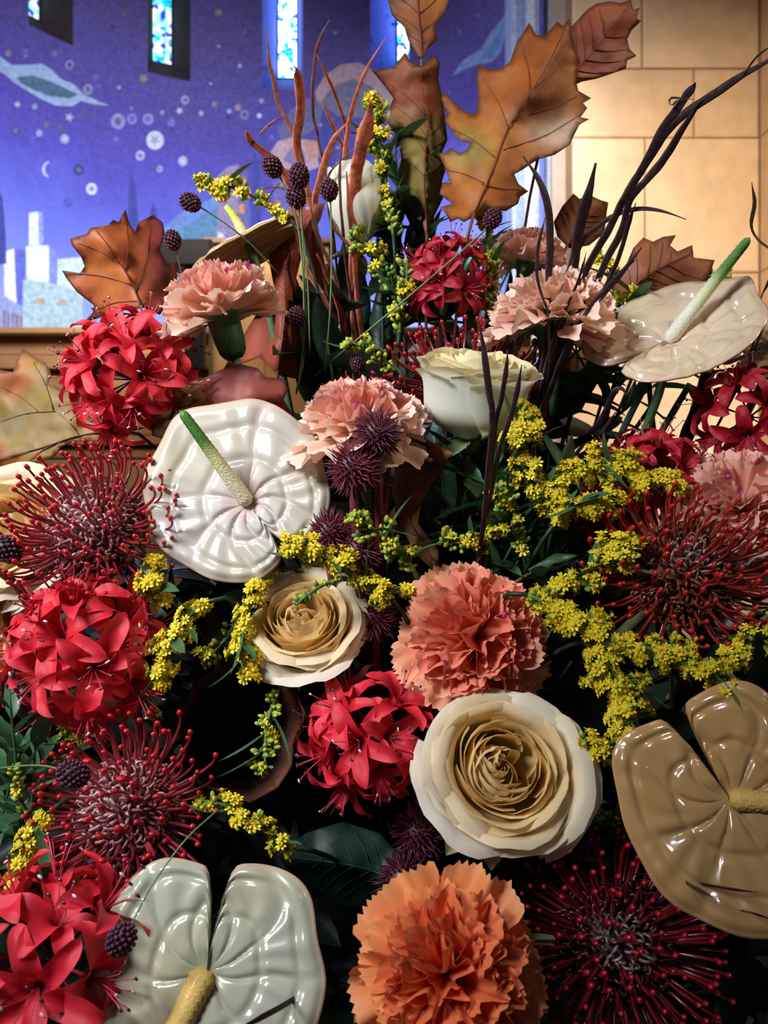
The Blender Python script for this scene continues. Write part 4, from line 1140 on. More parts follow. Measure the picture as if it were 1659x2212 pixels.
def carnation(label, px, py, d, ax, rad, outer, inner, n=58, seed=0, calyx=True, maxel=97, up=(0, 0, 1), flatten=1.0, minel=4):
    r = random.Random(seed)
    a = Vector(ax).normalized()
    base = P(px, py, d) - a * rad * .45
    t = thing('carnation', label, 'flower', frame(base, a, up))
    for i in range(n):
        tt = (i + .5) / n
        az = i * 2.39996 + r.uniform(-.25, .25)
        el = math.radians(lerp(minel, maxel, tt ** .85) + r.uniform(-7, 7) * (1 + tt))
        ln = rad * lerp(.80, 1.0, tt) * r.uniform(.92, 1.06) * (r.uniform(.82, 1.18) if tt > .7 else 1)
        sc = Matrix.Diagonal((ln * lerp(.75, 1.0, tt), ln, ln * lerp(1.5, .9, tt), 1))
        m = Matrix.Translation((math.cos(az) * .0022 * tt, math.sin(az) * .0022 * tt, .001 - .004 * tt)) @ Matrix.Rotation(az - PI / 2, 4, 'Z') @ Matrix.Rotation(PI / 2 - el, 4, 'X') @ Matrix.Rotation(r.uniform(-.35, .35), 4, 'Y') @ sc
        key = outer if tt > .55 + r.uniform(-.12, .12) else inner
        ob('petal', r.choice(CP[key]), t, m)
    if calyx:
        cr = rad * .27; cl = rad * .72
        prof = [(.25, -1.0), (.62, -.97), (.82, -.85), (.92, -.6), (.96, -.3), (1.0, -.05), (1.08, .04)]
        v, q = gridf(18, 7, lambda u, w: Vector((prof[round(w * 6)][0] * cr * math.cos(2 * PI * u), prof[round(w * 6)][0] * cr * math.sin(2 * PI * u), prof[round(w * 6)][1] * cl + (.10 * cl * math.sin(u * 2 * PI * 5) if round(w * 6) == 6 else 0))), True)
        cols = [lerp(s2l((52, 96, 54)), s2l((118, 156, 96)), sst(.7, 1, (i // 18) / 6)) for i in range(len(v))]
        mb = MB(); mb.add(v, q, cols); ob('calyx', mb.build('calyx', M_green), t)
        for k in range(4):
            m = Matrix.Translation((0, 0, -cl)) @ Matrix.Rotation(k * PI / 2, 4, 'Z') @ Matrix.Translation((0, cr * .35, 0)) @ Matrix.Rotation(math.radians(50), 4, 'X') @ Matrix.Scale(rad * .012 / .7, 4)
            ob('bract', bract_me, t, m)
        stem_part(t, rad * .075, s2l((84, 124, 92)), C_STEMD, start=(0, 0, -cl * .95))
    else:
        stem_part(t, rad * .075, s2l((84, 124, 92)), C_STEMD, start=(0, 0, -.005))
    return t
bract_me = lance_mesh(.7, .5, s2l((60, 104, 62)), s2l((90, 130, 84)), 5, 3, 6)
bract_me = mk('bract', [Vector((x, y, z)) * 1 for x, y, z in [(-8, 0, 0), (8, 0, 0), (-9, 8, 1), (9, 8, 1), (-5, 16, 3), (5, 16, 3), (0, 24, 7)]], [(0, 1, 3, 2), (2, 3, 5, 4), (4, 5, 6)], M_green, [s2l((70, 112, 70))] * 7)

carnation('peach carnation seen from the side with green calyx, upper left', 462, 622, .515, D(-.28, .95, .05), .040, 'peach', 'peach_in', 54, 1, maxel=88, minel=2)
carnation('peach carnation with magenta flecks behind the spiky burgundy pods', 775, 868, .475, D(-.08, .97, .22), .041, 'peach', 'peach_in', 54, 2, maxel=94)
carnation('coral carnation facing the viewer with ragged outer petals, centre right', 1040, 1368, .425, D(.12, .35, .93), .041, 'coral', 'coral_in', 66, 3, maxel=100)
carnation('orange carnation at the bottom edge in shade', 968, 2110, .335, D(-.05, .45, .9), .039, 'orange', 'orange_in', 64, 4, maxel=98)
carnation('peach carnation behind the dark straps on the right', 1188, 632, .535, D(-.12, .95, .22), .042, 'peach', 'peach', 56, 5, maxel=94)
carnation('small pale pink carnation behind, under the large golden oak leaf', 1138, 530, .62, D(.05, .96, -.1), .029, 'pale', 'pale', 44, 6, maxel=88)
carnation('pink carnation cut by the right edge', 1612, 1068, .45, D(-.1, .55, .8), .040, 'pale', 'peach_in', 58, 7, maxel=96)
carnation('coral carnation sliver cut by the left edge below the nerine', -28, 1440, .47, D(.4, .4, .8), .022, 'coral', 'coral', 30, 8, maxel=96, calyx=False)

# ------------------------------------------------------------------ roses
def rose_petal(rt, Hk, om, lean, roll, seed, pal, t, rim, sat, corner=.4):
    r = random.Random(seed)
    nu, nv = 17, 14
    so = Vector((seed * 1.7, seed * .9, 0))
    notch = r.uniform(-.05, .06)
    def f(u, v):
        c = (u - .5) * 2
        w = .34 + .66 * math.sin(min(1, v * 1.2) * PI / 2)
        ang = c * om * .5 * w
        s_ = math.sin(min(1, v / sat) * PI / 2)
        rr2 = rt * (.16 + .80 * s_)
        if v > .5: rr2 += rt * (.04 + lean) * ((v - .5) / .5) ** 1.6
        top = 1 - lerp(.13, corner, sst(.5, 1, t)) * abs(c) ** 2.3 - notch * math.exp(-(c / .3) ** 2)
        z = Hk * v * top
        k = max(0, v - .80) / .20
        rr2 += roll * k * k; z -= roll * .8 * k ** 3
        rr2 += .035 * c * abs(c) * (.4 + .6 * rt)
        wv = sst(.45, 1, v)
        am = 1 + 1.3 * sst(.6, 1, t)
        rr2 += wv * am * (.05 * noise.noise(Vector((u * 2.6, v * 1.5, 0)) + so) + .028 * noise.noise(Vector((u * 8, 4, 0)) + so))
        z += wv * am * (.05 * noise.noise(Vector((u * 3.4, 9, 0)) + so) + .02 * noise.noise(Vector((u * 10, 2, 0)) + so))
        return Vector((rr2 * math.sin(ang), rr2 * math.cos(ang), z))
    v, q = gridf(nu, nv, f)
    cols = []
    for i in range(len(v)):
        w = (i // nu) / (nv - 1)
        c = lerp(pal[1], pal[0], sst(.62, 1.0, t))
        c = lerp(lerp(c, pal[2], .6 * (1 - .6 * t)), c, sst(.35, .95, w))
        c = lerp(c, pal[3], rim * sst(.8, 1, w))
        cols.append(c)
    return mk('petal', v, q, M_rose, cols)

def rose_set(pal, n, Hh, drop, lean, roll, inh, seed, rim=0., sat=.62, jit=1.):
    r = random.Random(seed)
    out = []
    for i in range(n):
        t = (i + 1) / n
        rt = (.05 + .95 * t ** .72) * (1 + jit * r.uniform(-.09, .07) * sst(.6, .9, t))
        Hk = Hh * (inh + (1 - inh) * sst(0, .3, t) - drop * t ** 4) * r.uniform(.97, 1.03) * (1 + jit * r.uniform(-.09, .06) * sst(.6, .9, t))
        om = lerp(2.9, 2.15, t) * r.uniform(.9, 1.1)
        me = rose_petal(rt, Hk, om, lerp(-.30, lean, sst(0, .8, t)), lerp(.0, roll, sst(.3, 1, t)) * r.uniform(.5, 1.4), seed * 100 + i, pal, t, rim, sat, .4 if jit > .5 else .12)
        k = .18 * jit * (1 - sst(.15, .85, t))
        out.append((me, i * 2.39996 + r.uniform(-.5, .5), r.uniform(-.1, .1) * (1.9 - t * .7) * jit, Vector((r.uniform(-k, k), r.uniform(-k, k), 0))))
    return out
CREAM = (s2l((247, 238, 220)), s2l((252, 220, 150)), s2l((250, 200, 112)), s2l((248, 236, 208)))
CREAM2 = (s2l((240, 241, 230)), s2l((246, 234, 190)), s2l((226, 222, 170)), s2l((248, 238, 200)))
RS = {'open': rose_set(CREAM, 58, 1.0, .20, .13, .15, 1.06, 3, .45, .55), 'cup': rose_set(CREAM2, 46, 1.62, .02, .09, .13, 1.0, 5, .8, .44, .35), 'bud': rose_set(CREAM2, 20, 2.4, .02, -.12, .04, .99, 6, .2, .62, .3)}

def rose(label, px, py, d, ax, rad, kind, H, up=(0, 0, 1), spin=0., sepals=True, egg=None, guards=()):
    a = Vector(ax).normalized()
    base = P(px, py, d) - a * rad * H
    m = frame(base, a, up) @ Matrix.Rotation(spin, 4, 'Z')
    t = thing('rose', label, 'flower', m)
    for a_ in guards:
        ob('guard_petal', guard_me, t, Matrix.Rotation(a_, 4, 'Z') @ Matrix.Translation((0, rad * .2, 0)) @ Matrix.Rotation(math.radians(8), 4, 'X') @ Matrix.Scale(rad, 4))
    for i_, (me, az, tl, off) in enumerate(RS[kind]):
        if egg:
            k_ = (i_ / len(RS[kind])) ** 1.5 * egg[1] * max(0, -math.sin(az) * math.cos(egg[0]) + math.cos(az) * math.sin(egg[0]))
            off = off + Vector((math.cos(egg[0]), math.sin(egg[0]), 0)) * k_
        ob('petal', me, t, Matrix.Translation(off * rad) @ Matrix.Rotation(az, 4, 'Z') @ Matrix.Rotation(tl, 4, 'X') @ Matrix.Scale(rad, 4) @ Matrix.Diagonal((1.0, 1.0 + .04 * math.sin(az * 3), 1, 1)))
    if sepals:
        for k in range(5):
            ob('sepal', sepal_me, t, Matrix.Rotation(k * 2 * PI / 5 + .4, 4, 'Z') @ Matrix.Translation((0, rad * .12, 0)) @ Matrix.Rotation(math.radians(-25 + 22 * (k % 3)), 4, 'X') @ Matrix.Scale(rad, 4))
    mb = MB(); v, q = ball((0, 0, -rad * .08), rad * .24, 12, 8, (1, 1, .9)); mb.add(v, q, s2l((92, 124, 84))); ob('hip', mb.build('hip', M_green), t)
    stem_part(t, rad * .075, s2l((74, 110, 88)), C_STEMD, start=(0, 0, -rad * .25))
    return t
guard_me = lance_mesh(1.25, .75, s2l((150, 164, 116)), s2l((196, 196, 150)), 8, 5, 8)
sepal_me = lance_mesh(.95, .36, s2l((120, 140, 96)), s2l((150, 164, 120)), 3, 5, 8)

rose('large cream garden rose facing the viewer, lower centre right', 1075, 1660, .40, D(.08, .42, .95), .0330, 'open', .55, spin=.3, egg=(-.65, .32), guards=(2.25, 2.75))
rose('cream rose under the arching goldenrod in the middle', 656, 1345, .455, D(-.05, .62, .80), .0300, 'open', .62, spin=1.4)
rose('tall white rose seen from the side, upper centre right', 1026, 855, .49, D(.08, .90, .36), .0325, 'cup', .85, spin=.8)
rose('white rosebud half hidden behind the rust straps', 772, 455, .625, D(.05, 1.0, .0), .0265, 'bud', 1.2, spin=.2)
rose('cream rose at the left edge behind the upper pincushion', 30, 1160, .52, D(-.15, .4, .9), .0400, 'open', .5, spin=2.2)

# ------------------------------------------------------------------ nerines
def tepal(seed, pal):
    r = random.Random(seed)
    nu, nv = 7, 15
    a0, a1 = math.radians(r.uniform(28, 42)), math.radians(r.uniform(100, 170))
    Wd = r.uniform(.29, .37)
    ph = r.random() * 6
    cl = []
    x, z = 0.0, 0.0
    for j in range(nv):
        t = j / (nv - 1)
        a = lerp(a0, a1, t ** 1.4)
        cl.append((x, z, a))
        x += math.sin(a) / (nv - 1); z += math.cos(a) / (nv - 1)
    def f(u, v):
        j = round(v * (nv - 1)); X, Z, a = cl[j]
        c = (u - .5) * 2
        w = Wd * (.35 + .65 * math.sin(PI * min(1, v * .95 + .03)) ** .7) * (1 if v < .75 else math.sqrt(max(0.002, 1 - ((v - .75) / .25) ** 2)) * .95 + .05)
        nrm = .10 * w * c * c * 2 + .022 * math.sin(v * 15 + ph + (1.5 if c > 0 else 0)) * abs(c) * sst(.15, .4, v)
        return Vector((c * w * .5, X - nrm * math.cos(a), Z + nrm * math.sin(a)))
    v, q = gridf(nu, nv, f)
    cols = []
    for i in range(len(v)):
        w = (i // nu) / (nv - 1); c = abs((i % nu) / (nu - 1) - .5) * 2
        col = lerp(pal[0], pal[1], clamp(c * .6 + .3 * w))
        cols.append(lerp(pal[2], col, sst(0, .3, w)))
    return mk('tepal', v, q, M_nerine, cols)
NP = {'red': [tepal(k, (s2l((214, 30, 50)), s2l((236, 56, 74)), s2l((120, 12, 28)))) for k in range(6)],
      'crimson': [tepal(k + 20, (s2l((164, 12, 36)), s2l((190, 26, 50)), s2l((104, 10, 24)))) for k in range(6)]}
def stamens_mesh():
    mb = MB(); r = random.Random(4)
    for k in range(6):
        az = k * PI / 3 + .4; L = r.uniform(.8, 1.05); sp = r.uniform(.16, .34)
        pts = [Vector((math.cos(az) * sp * t ** 1.5, math.sin(az) * sp * t ** 1.5, L * t - .12 * t * t)) for t in [i / 6 for i in range(7)]]
        v, q = tube(pts, .009, 4); mb.add(v, q, s2l((206, 60, 80)))
        v, q = ball(pts[-1], .032, 6, 4, (1.6, .7, .7)); mb.add(v, q, s2l((200, 180, 180)) if k % 3 == 0 else s2l((60, 30, 44)))
    return mb.build('stamens', M_pin)
stam_me = stamens_mesh()
def tube_mesh(c):
    mb = MB(); v, q = tube([(0, 0, -1), (0, 0, -.5), (0, 0, -.12), (0, 0, .05)], [.022, .026, .05, .07], 7); mb.add(v, q, [lerp(s2l((104, 60, 52)), c, (i // 7) / 3) for i in range(len(v))])
    return mb.build('floret', M_nerine)
ftube = {'red': tube_mesh(s2l((176, 30, 44))), 'crimson': tube_mesh(s2l((150, 20, 36)))}
def nerine(label, px, py, d, ax, rad, key, nf=9, seed=0, spread=88, tl=.62):
    r = random.Random(seed)
    a = Vector(ax).normalized()
    base = P(px, py, d) - a * rad * .35
    t = thing('nerine', label, 'flower', frame(base, a))
    L = rad * tl
    for i in range(nf):
        tt = (i + .3) / nf
        az = i * 2.39996 + seed + r.uniform(-.2, .2)
        el = math.radians(spread * math.sqrt(tt) + r.uniform(-6, 6))
        dv = Vector((math.sin(el) * math.cos(az), math.sin(el) * math.sin(az), math.cos(el)))
        ped = rad * r.uniform(.42, .58)
        m = frame(dv * ped, dv, (r.uniform(-1, 1), r.uniform(-1, 1), r.uniform(-1, 1)))
        fl = ob('floret', ftube[key], t, m @ Matrix.Scale(ped, 4))
        rel = Matrix.Scale(1 / ped, 4)
        for k in range(6):
            ob('tepal', r.choice(NP[key]), fl, rel @ Matrix.Rotation(k * PI / 3 + r.uniform(-.2, .2), 4, 'Z') @ Matrix.Rotation(r.uniform(-.15, .2), 4, 'X') @ Matrix.Scale(L * r.uniform(.88, 1.1), 4))
        ob('stamens', stam_me, fl, rel @ Matrix.Rotation(r.random() * 6, 4, 'Z') @ Matrix.Scale(L * 1.0, 4))
    stem_part(t, .0030, s2l((90, 116, 80)), C_STEMD)
    return t
nerine('bright red nerine head hanging over the mottled leaf, upper left', 265, 790, .50, D(-.1, .35, .93), .050, 'red', 15, 1, 98)
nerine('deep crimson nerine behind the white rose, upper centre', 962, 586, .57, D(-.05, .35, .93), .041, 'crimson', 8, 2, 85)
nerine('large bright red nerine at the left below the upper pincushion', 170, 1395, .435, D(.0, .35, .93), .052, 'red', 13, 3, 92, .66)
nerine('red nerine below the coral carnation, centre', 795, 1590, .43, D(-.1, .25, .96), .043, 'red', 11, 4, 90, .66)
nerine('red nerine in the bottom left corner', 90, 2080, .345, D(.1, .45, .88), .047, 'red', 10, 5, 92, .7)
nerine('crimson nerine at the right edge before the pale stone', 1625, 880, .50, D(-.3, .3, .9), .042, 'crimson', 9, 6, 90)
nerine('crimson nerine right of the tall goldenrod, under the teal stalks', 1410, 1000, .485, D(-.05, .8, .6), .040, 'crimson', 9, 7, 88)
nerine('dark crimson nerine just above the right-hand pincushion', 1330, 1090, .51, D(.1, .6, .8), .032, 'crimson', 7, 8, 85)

# ------------------------------------------------------------------ pincushions
def style_mesh(th, r0, L, inc, pal, seed):
    r = random.Random(seed)
    n = 12
    p = Vector((0, math.sin(th) * r0, math.cos(th) * r0 * .85)); a = th
    pts = [p.copy()]
    for k in range(1, n):
        t = k / (n - 1)
        aa = a + .35 * math.sin(t * PI * .5) * (1 - t) - inc * t ** 2.2
        p = p + Vector((0, math.sin(aa), math.cos(aa))) * L / (n - 1)
        pts.append(p.copy())
    mb = MB(); v, q = tube(pts, [.0011 - .00045 * k / (n - 1) for k in range(n)], 5, ref=(1, 0, 0))
    mb.add(v, q, [lerp(pal[0], pal[1], (i // 5) / (n - 1)) for i in range(len(v))])
    dv = (pts[-1] - pts[-2]).normalized()
    v, q = ball((0, 0, 0), .0016, 6, 5, (1, 1, 1.5))
    mm = frame(pts[-1] + dv * .001, dv, (1, 0, 0))
    mb.add([mm @ p_ for p_ in v], q, pal[2])
    return mb.build('style', M_pin)
def pincushion(label, px, py, d, ax, rad, pal, seed=0, L=.04, rings=((14, 7), (26, 12), (38, 17), (50, 22), (62, 26), (74, 28), (86, 28), (98, 24)), inc=1.45, r0=.60, curls=520):
    r = random.Random(seed)
    a = Vector(ax).normalized()
    base = P(px, py, d) - a * rad * .4
    t = thing('pincushion_flower', label, 'flower', frame(base, a))
    R0 = rad * r0
    mb = MB()
    v, q = ball((0, 0, 0), R0 * .96, 24, 14, (1, 1, .88)); mb.add(v, q, pal[3])
    ob('flower_head', mb.build('flower_head', M_head), t)
    # woolly curled florets covering the dome
    mb = MB()
    for k in range(curls):
        z = 1 - 1.25 * (k + .5) / curls; rr2 = math.sqrt(max(0, 1 - z * z)); az = k * 2.39996
        n = Vector((rr2 * math.cos(az), rr2 * math.sin(az), z)); p0 = Vector((n.x * R0, n.y * R0, n.z * R0 * .88))
        tg = n.cross(Vector((r.uniform(-1, 1), r.uniform(-1, 1), r.uniform(-1, 1)))).normalized()
        h = R0 * r.uniform(.14, .26)
        pts = [p0, p0 + n * h * .6, p0 + n * h + tg * h * .25, p0 + n * h * .95 + tg * h * .6, p0 + n * h * .6 + tg * h * .75]
        v, q = tube(pts, [.0009, .0009, .0008, .0007, .0004], 4, caps=False)
        c = lerp(lerp(pal[3], pal[4], r.random()), lerp(pal[4], (1, 1, 1), .25), .7 * sst(.82, 1, z)); mb.add(v, q, c)
    ob('floret_curls', mb.build('floret_curls', M_pin), t, kind='stuff')
    for k, (deg, n) in enumerate(rings):
        mes = [style_mesh(math.radians(deg + r.uniform(-4, 4)), R0, L * lerp(.62, 1.0, deg / 98) * r.uniform(.93, 1.05), inc * lerp(.35, 1, deg / 98) * r.uniform(.85, 1.1), pal, seed * 50 + k * 3 + j) for j in range(2)]
        for i in range(n):
            m = Matrix.Rotation(2 * PI * (i + .5 * (k % 2) + r.uniform(-.25, .25)) / n, 4, 'Z') @ Matrix.Rotation(r.uniform(-.08, .08), 4, 'X') @ Matrix.Rotation(r.uniform(-.1, .1), 4, 'Y') @ Matrix.Scale(r.uniform(.9, 1.06), 4)
            ob('style', mes[i % 2], t, m)
    stem_part(t, .004, s2l((104, 100, 70)), C_STEMD)
    return t
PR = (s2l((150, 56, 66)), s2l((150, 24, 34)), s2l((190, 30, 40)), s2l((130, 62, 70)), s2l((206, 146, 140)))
PDK = (s2l((120, 26, 34)), s2l((120, 14, 24)), s2l((150, 18, 30)), s2l((60, 14, 22)), s2l((98, 32, 36)))  # dark red set, darkened further for the shade at the bottom right
POR = (s2l((140, 52, 36)), s2l((150, 30, 24)), s2l((170, 34, 28)), s2l((96, 44, 34)), s2l((150, 88, 60)))
pincushion('red pincushion flower with long curling styles left of the white anthurium', 182, 1122, .46, D(-.16, .50, .85), .042, PR, 1, .036)
pincushion('red pincushion flower with pale centre at the lower left', 245, 1750, .405, D(-.20, .42, .9), .040, PR, 2, .032)
pincushion('rusty red pincushion flower with brown centre on the right', 1490, 1215, .43, D(.0, .50, .86), .042, POR, 3, .031, inc=1.3)
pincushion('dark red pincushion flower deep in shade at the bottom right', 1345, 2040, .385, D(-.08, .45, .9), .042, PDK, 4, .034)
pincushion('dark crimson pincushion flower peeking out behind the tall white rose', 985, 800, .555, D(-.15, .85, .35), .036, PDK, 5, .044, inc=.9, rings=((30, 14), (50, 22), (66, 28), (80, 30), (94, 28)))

# ------------------------------------------------------------------ spiky burgundy pods
def pod(label, px, py, d, r_px, seed, stem_px=None, c=(110, 38, 52)):
    r = random.Random(seed)
    rad = r_px / F * d
    p = P(px, py, d)
    t = thing('spiky_pod', label, 'seed pod', Matrix.Translation(p))
    mb = MB(); v, q = ball((0, 0, 0), rad * .68, 16, 10); mb.add(v, q, s2l((72, 24, 36))); ob('pod_body', mb.build('pod_body', M_head), t)
    mb = MB()
    for k in range(230):
        z = 1 - 2 * (k + .5) / 230; q2 = math.sqrt(1 - z * z); az = k * 2.39996
        n = Vector((q2 * math.cos(az), q2 * math.sin(az), z))
        tg = Vector((r.uniform(-1, 1), r.uniform(-1, 1), r.uniform(-1, 1))) * .22
        L = rad * r.uniform(.34, .5)
        pts = [n * rad * .62, n * (rad * .62 + L * .5) + tg * L * .4, n * (rad * .62 + L) + tg * L * 1.6]
        v, q = tube(pts, [rad * .045, rad * .032, rad * .006], 4, caps=False)
        cc = lerp(s2l(c), s2l((150, 60, 84)), r.random() * .6); mb.add(v, q, [cc if i < 8 else lerp(cc, s2l((50, 24, 44)), .6) for i in range(len(v))])
    ob('spines', mb.build('spines', M_head), t, kind='stuff')
    if stem_px: e = P(*stem_px)
    else: e = None
    a = p
    M = ROOTM[t.name]
    stem_part(t, .0026, s2l((120, 44, 56)), s2l((60, 30, 34)), start=(0, 0, -rad * .6))
    return t
pod('dark purple spiky seed pod overlapping the peach carnation, topmost of the pods', 815, 938, .440, 56, 1, c=(70, 36, 50))
pod('burgundy spiky seed pod below left of the dark purple one', 764, 1012, .438, 62, 2)
pod('burgundy spiky seed pod against the right rim of the white anthurium', 712, 1150, .455, 52, 3, c=(100, 34, 52))
pod('burgundy spiky seed pod half hidden by green goldenrod buds', 775, 1192, .452, 52, 4)
pod('burgundy spiky seed pod right of the middle cream rose', 812, 1335, .462, 52, 5, c=(96, 30, 50))
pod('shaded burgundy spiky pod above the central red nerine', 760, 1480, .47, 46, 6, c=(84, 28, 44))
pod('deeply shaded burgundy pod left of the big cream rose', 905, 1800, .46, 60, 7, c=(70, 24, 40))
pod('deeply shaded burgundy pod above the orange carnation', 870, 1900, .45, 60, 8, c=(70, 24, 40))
strap('pod_stalk', 'thick burgundy stalk below the spiky pods', 'stalk', [(836, 985), (836, 1040), (830, 1090), (824, 1125)], 15, s2l((120, 44, 58)), .455, .47, None, flat=1, twist=0, tip=False)

# ------------------------------------------------------------------ burnet heads
def burnet(label, px, py, d, r_px, path, seed, tall=1.25, w=4):
    r = random.Random(seed)
    rad = r_px / F * d
    p = P(px, py, d)
    dv = (P(px, py, d) - P(path[0][0], path[0][1], d)).normalized() if path else Vector((0, 0, 1))
    t = thing('burnet', label, 'flower', frame(p, dv, (0, -1, .2)))
    mb = MB(); v, q = ball((0, 0, 0), rad * .85, 10, 8, (1, 1, tall)); mb.add(v, q, s2l((42, 18, 30)))
    n = 90
    for k in range(n):
        z = 1 - 2 * (k + .5) / n; q2 = math.sqrt(1 - z * z); az = k * 2.39996
        c = Vector((q2 * math.cos(az), q2 * math.sin(az), z * tall)) * rad * .9
        v, q = ball(c, rad * r.uniform(.13, .19), 5, 4); mb.add(v, q, lerp(s2l((58, 24, 40)), s2l((96, 42, 62)), r.random()))
    ob('flower_head', mb.build('flower_head', M_head), t)
    if path:
        pts = [(px, py)] + list(path)
        sm = catmull([tuple(map(float, a)) for a in pts], 18)
        Mi = ROOTM[t.name].inverted()
        p3 = [Mi @ P(s[0], s[1], d + .035 * (i / 17) ** 2) for i, s in enumerate(sm)]
        v, q = tube(p3, [w * .5 / F * d] * 18, 6)
        mb = MB(); mb.add(v, q, s2l((104, 124, 78))); ob('stem', mb.build('stem', M_stem), t)
for k, a in enumerate((
    ('burgundy burnet head at the upper left of the cluster before the mural', 589, 360, .545, 21, [(606, 385), (640, 470), (655, 600), (655, 740), (640, 850)]),
    ('largest burgundy burnet head in the cluster before the mural', 646, 380, .545, 23, [(648, 420), (655, 540), (660, 680), (650, 820)]),
    ('burgundy burnet head hanging low in the cluster', 640, 425, .55, 22, [(650, 470), (664, 600), (670, 760)]),
    ('burgundy burnet head in front of the white rosebud', 711, 410, .54, 20, [(714, 445), (716, 560), (712, 690), (700, 800)]),
    ('lone burgundy burnet head at the tip of the left goldenrod', 411, 437, .545, 20, [(440, 452), (490, 485), (545, 530), (600, 590)]),
    ('burgundy burnet head beside the rust-red oak leaf', 373, 519, .545, 19, [(383, 550), (395, 600), (420, 660)]),
    ('burgundy burnet head on a long slanting stem before the goldenrod', 1064, 472, .545, 20, [(1050, 495), (960, 575), (830, 685), (740, 760), (682, 812)]),
    ('small dark burnet head before the dark red folded leaf', 642, 684, .56, 19, [(652, 715), (655, 780), (640, 850)]),
    ('dark burnet head at the left edge below the cream rose', 16, 1186, .44, 28, [(50, 1215), (90, 1250), (130, 1300)]),
    ('shaded burnet head above the lower pincushion', 158, 1672, .365, 30, [(100, 1655), (40, 1655), (-40, 1665)]),
    ('burnet head resting on the bottom white anthurium', 262, 2030, .325, 32, [(290, 1985), (330, 1910), (400, 1815), (470, 1750)]),
    ('small dark burnet head above the magenta-flecked carnation', 772, 785, .53, 16, [(778, 810), (790, 860)]),
    ('tiny burnet head among the rust straps', 709, 580, .58, 9, [(712, 600), (716, 680)]))):
    burnet(*a, seed=k)

# ------------------------------------------------------------------ goldenrod
def floret_mesh(seed, c_ray, c_mid, rays=8):
    r = random.Random(seed); mb = MB()
    v, q = ball((0, 0, .15), .42, 6, 4, (1, 1, .9)); mb.add(v, q, c_mid)
    for k in range(rays):
        a = 2 * PI * k / rays + r.uniform(-.15, .15); L = r.uniform(.85, 1.1); up = r.uniform(.1, .5)
        d = Vector((math.cos(a), math.sin(a), 0)); s = Vector((-math.sin(a), math.cos(a), 0))
        mb.add([d * .3 - s * .12 + Vector((0, 0, .15)), d * .3 + s * .12 + Vector((0, 0, .15)), d * L * .75 + s * .2 + Vector((0, 0, up)), d * L + Vector((0, 0, up)), d * L * .75 - s * .2 + Vector((0, 0, up))], [(0, 1, 2, 3, 4)], c_ray)
    v, q = tube([(0, 0, -1.0), (0, 0, -.2), (0, 0, .1)], [.12, .28, .36], 5); mb.add(v, q, s2l((120, 150, 56)))
    return mb.build('floret', M_gold)
FL = [floret_mesh(k, lerp(s2l((242, 222, 58)), s2l((226, 206, 44)), k / 3), s2l((214, 184, 34))) for k in range(4)]
def bud_mesh(c0, c1):
    mb = MB(); v, q = ball((0, 0, 0), .55, 7, 6, (.8, .8, 1.35)); mb.add(v, q, [lerp(c0, c1, clamp((p.z + .6) / 1.3)) for p in v]); return mb.build('bud', M_gold)
BU = [bud_mesh(s2l((86, 124, 60)), s2l((176, 200, 90))), bud_mesh(s2l((96, 132, 56)), s2l((196, 196, 64))), bud_mesh(s2l((70, 108, 62)), s2l((122, 156, 76)))]
GL = [lance_mesh(.042, .009, s2l((50, 84, 56)), s2l((74, 112, 70)), k + 40, 3, 7) for k in range(4)]
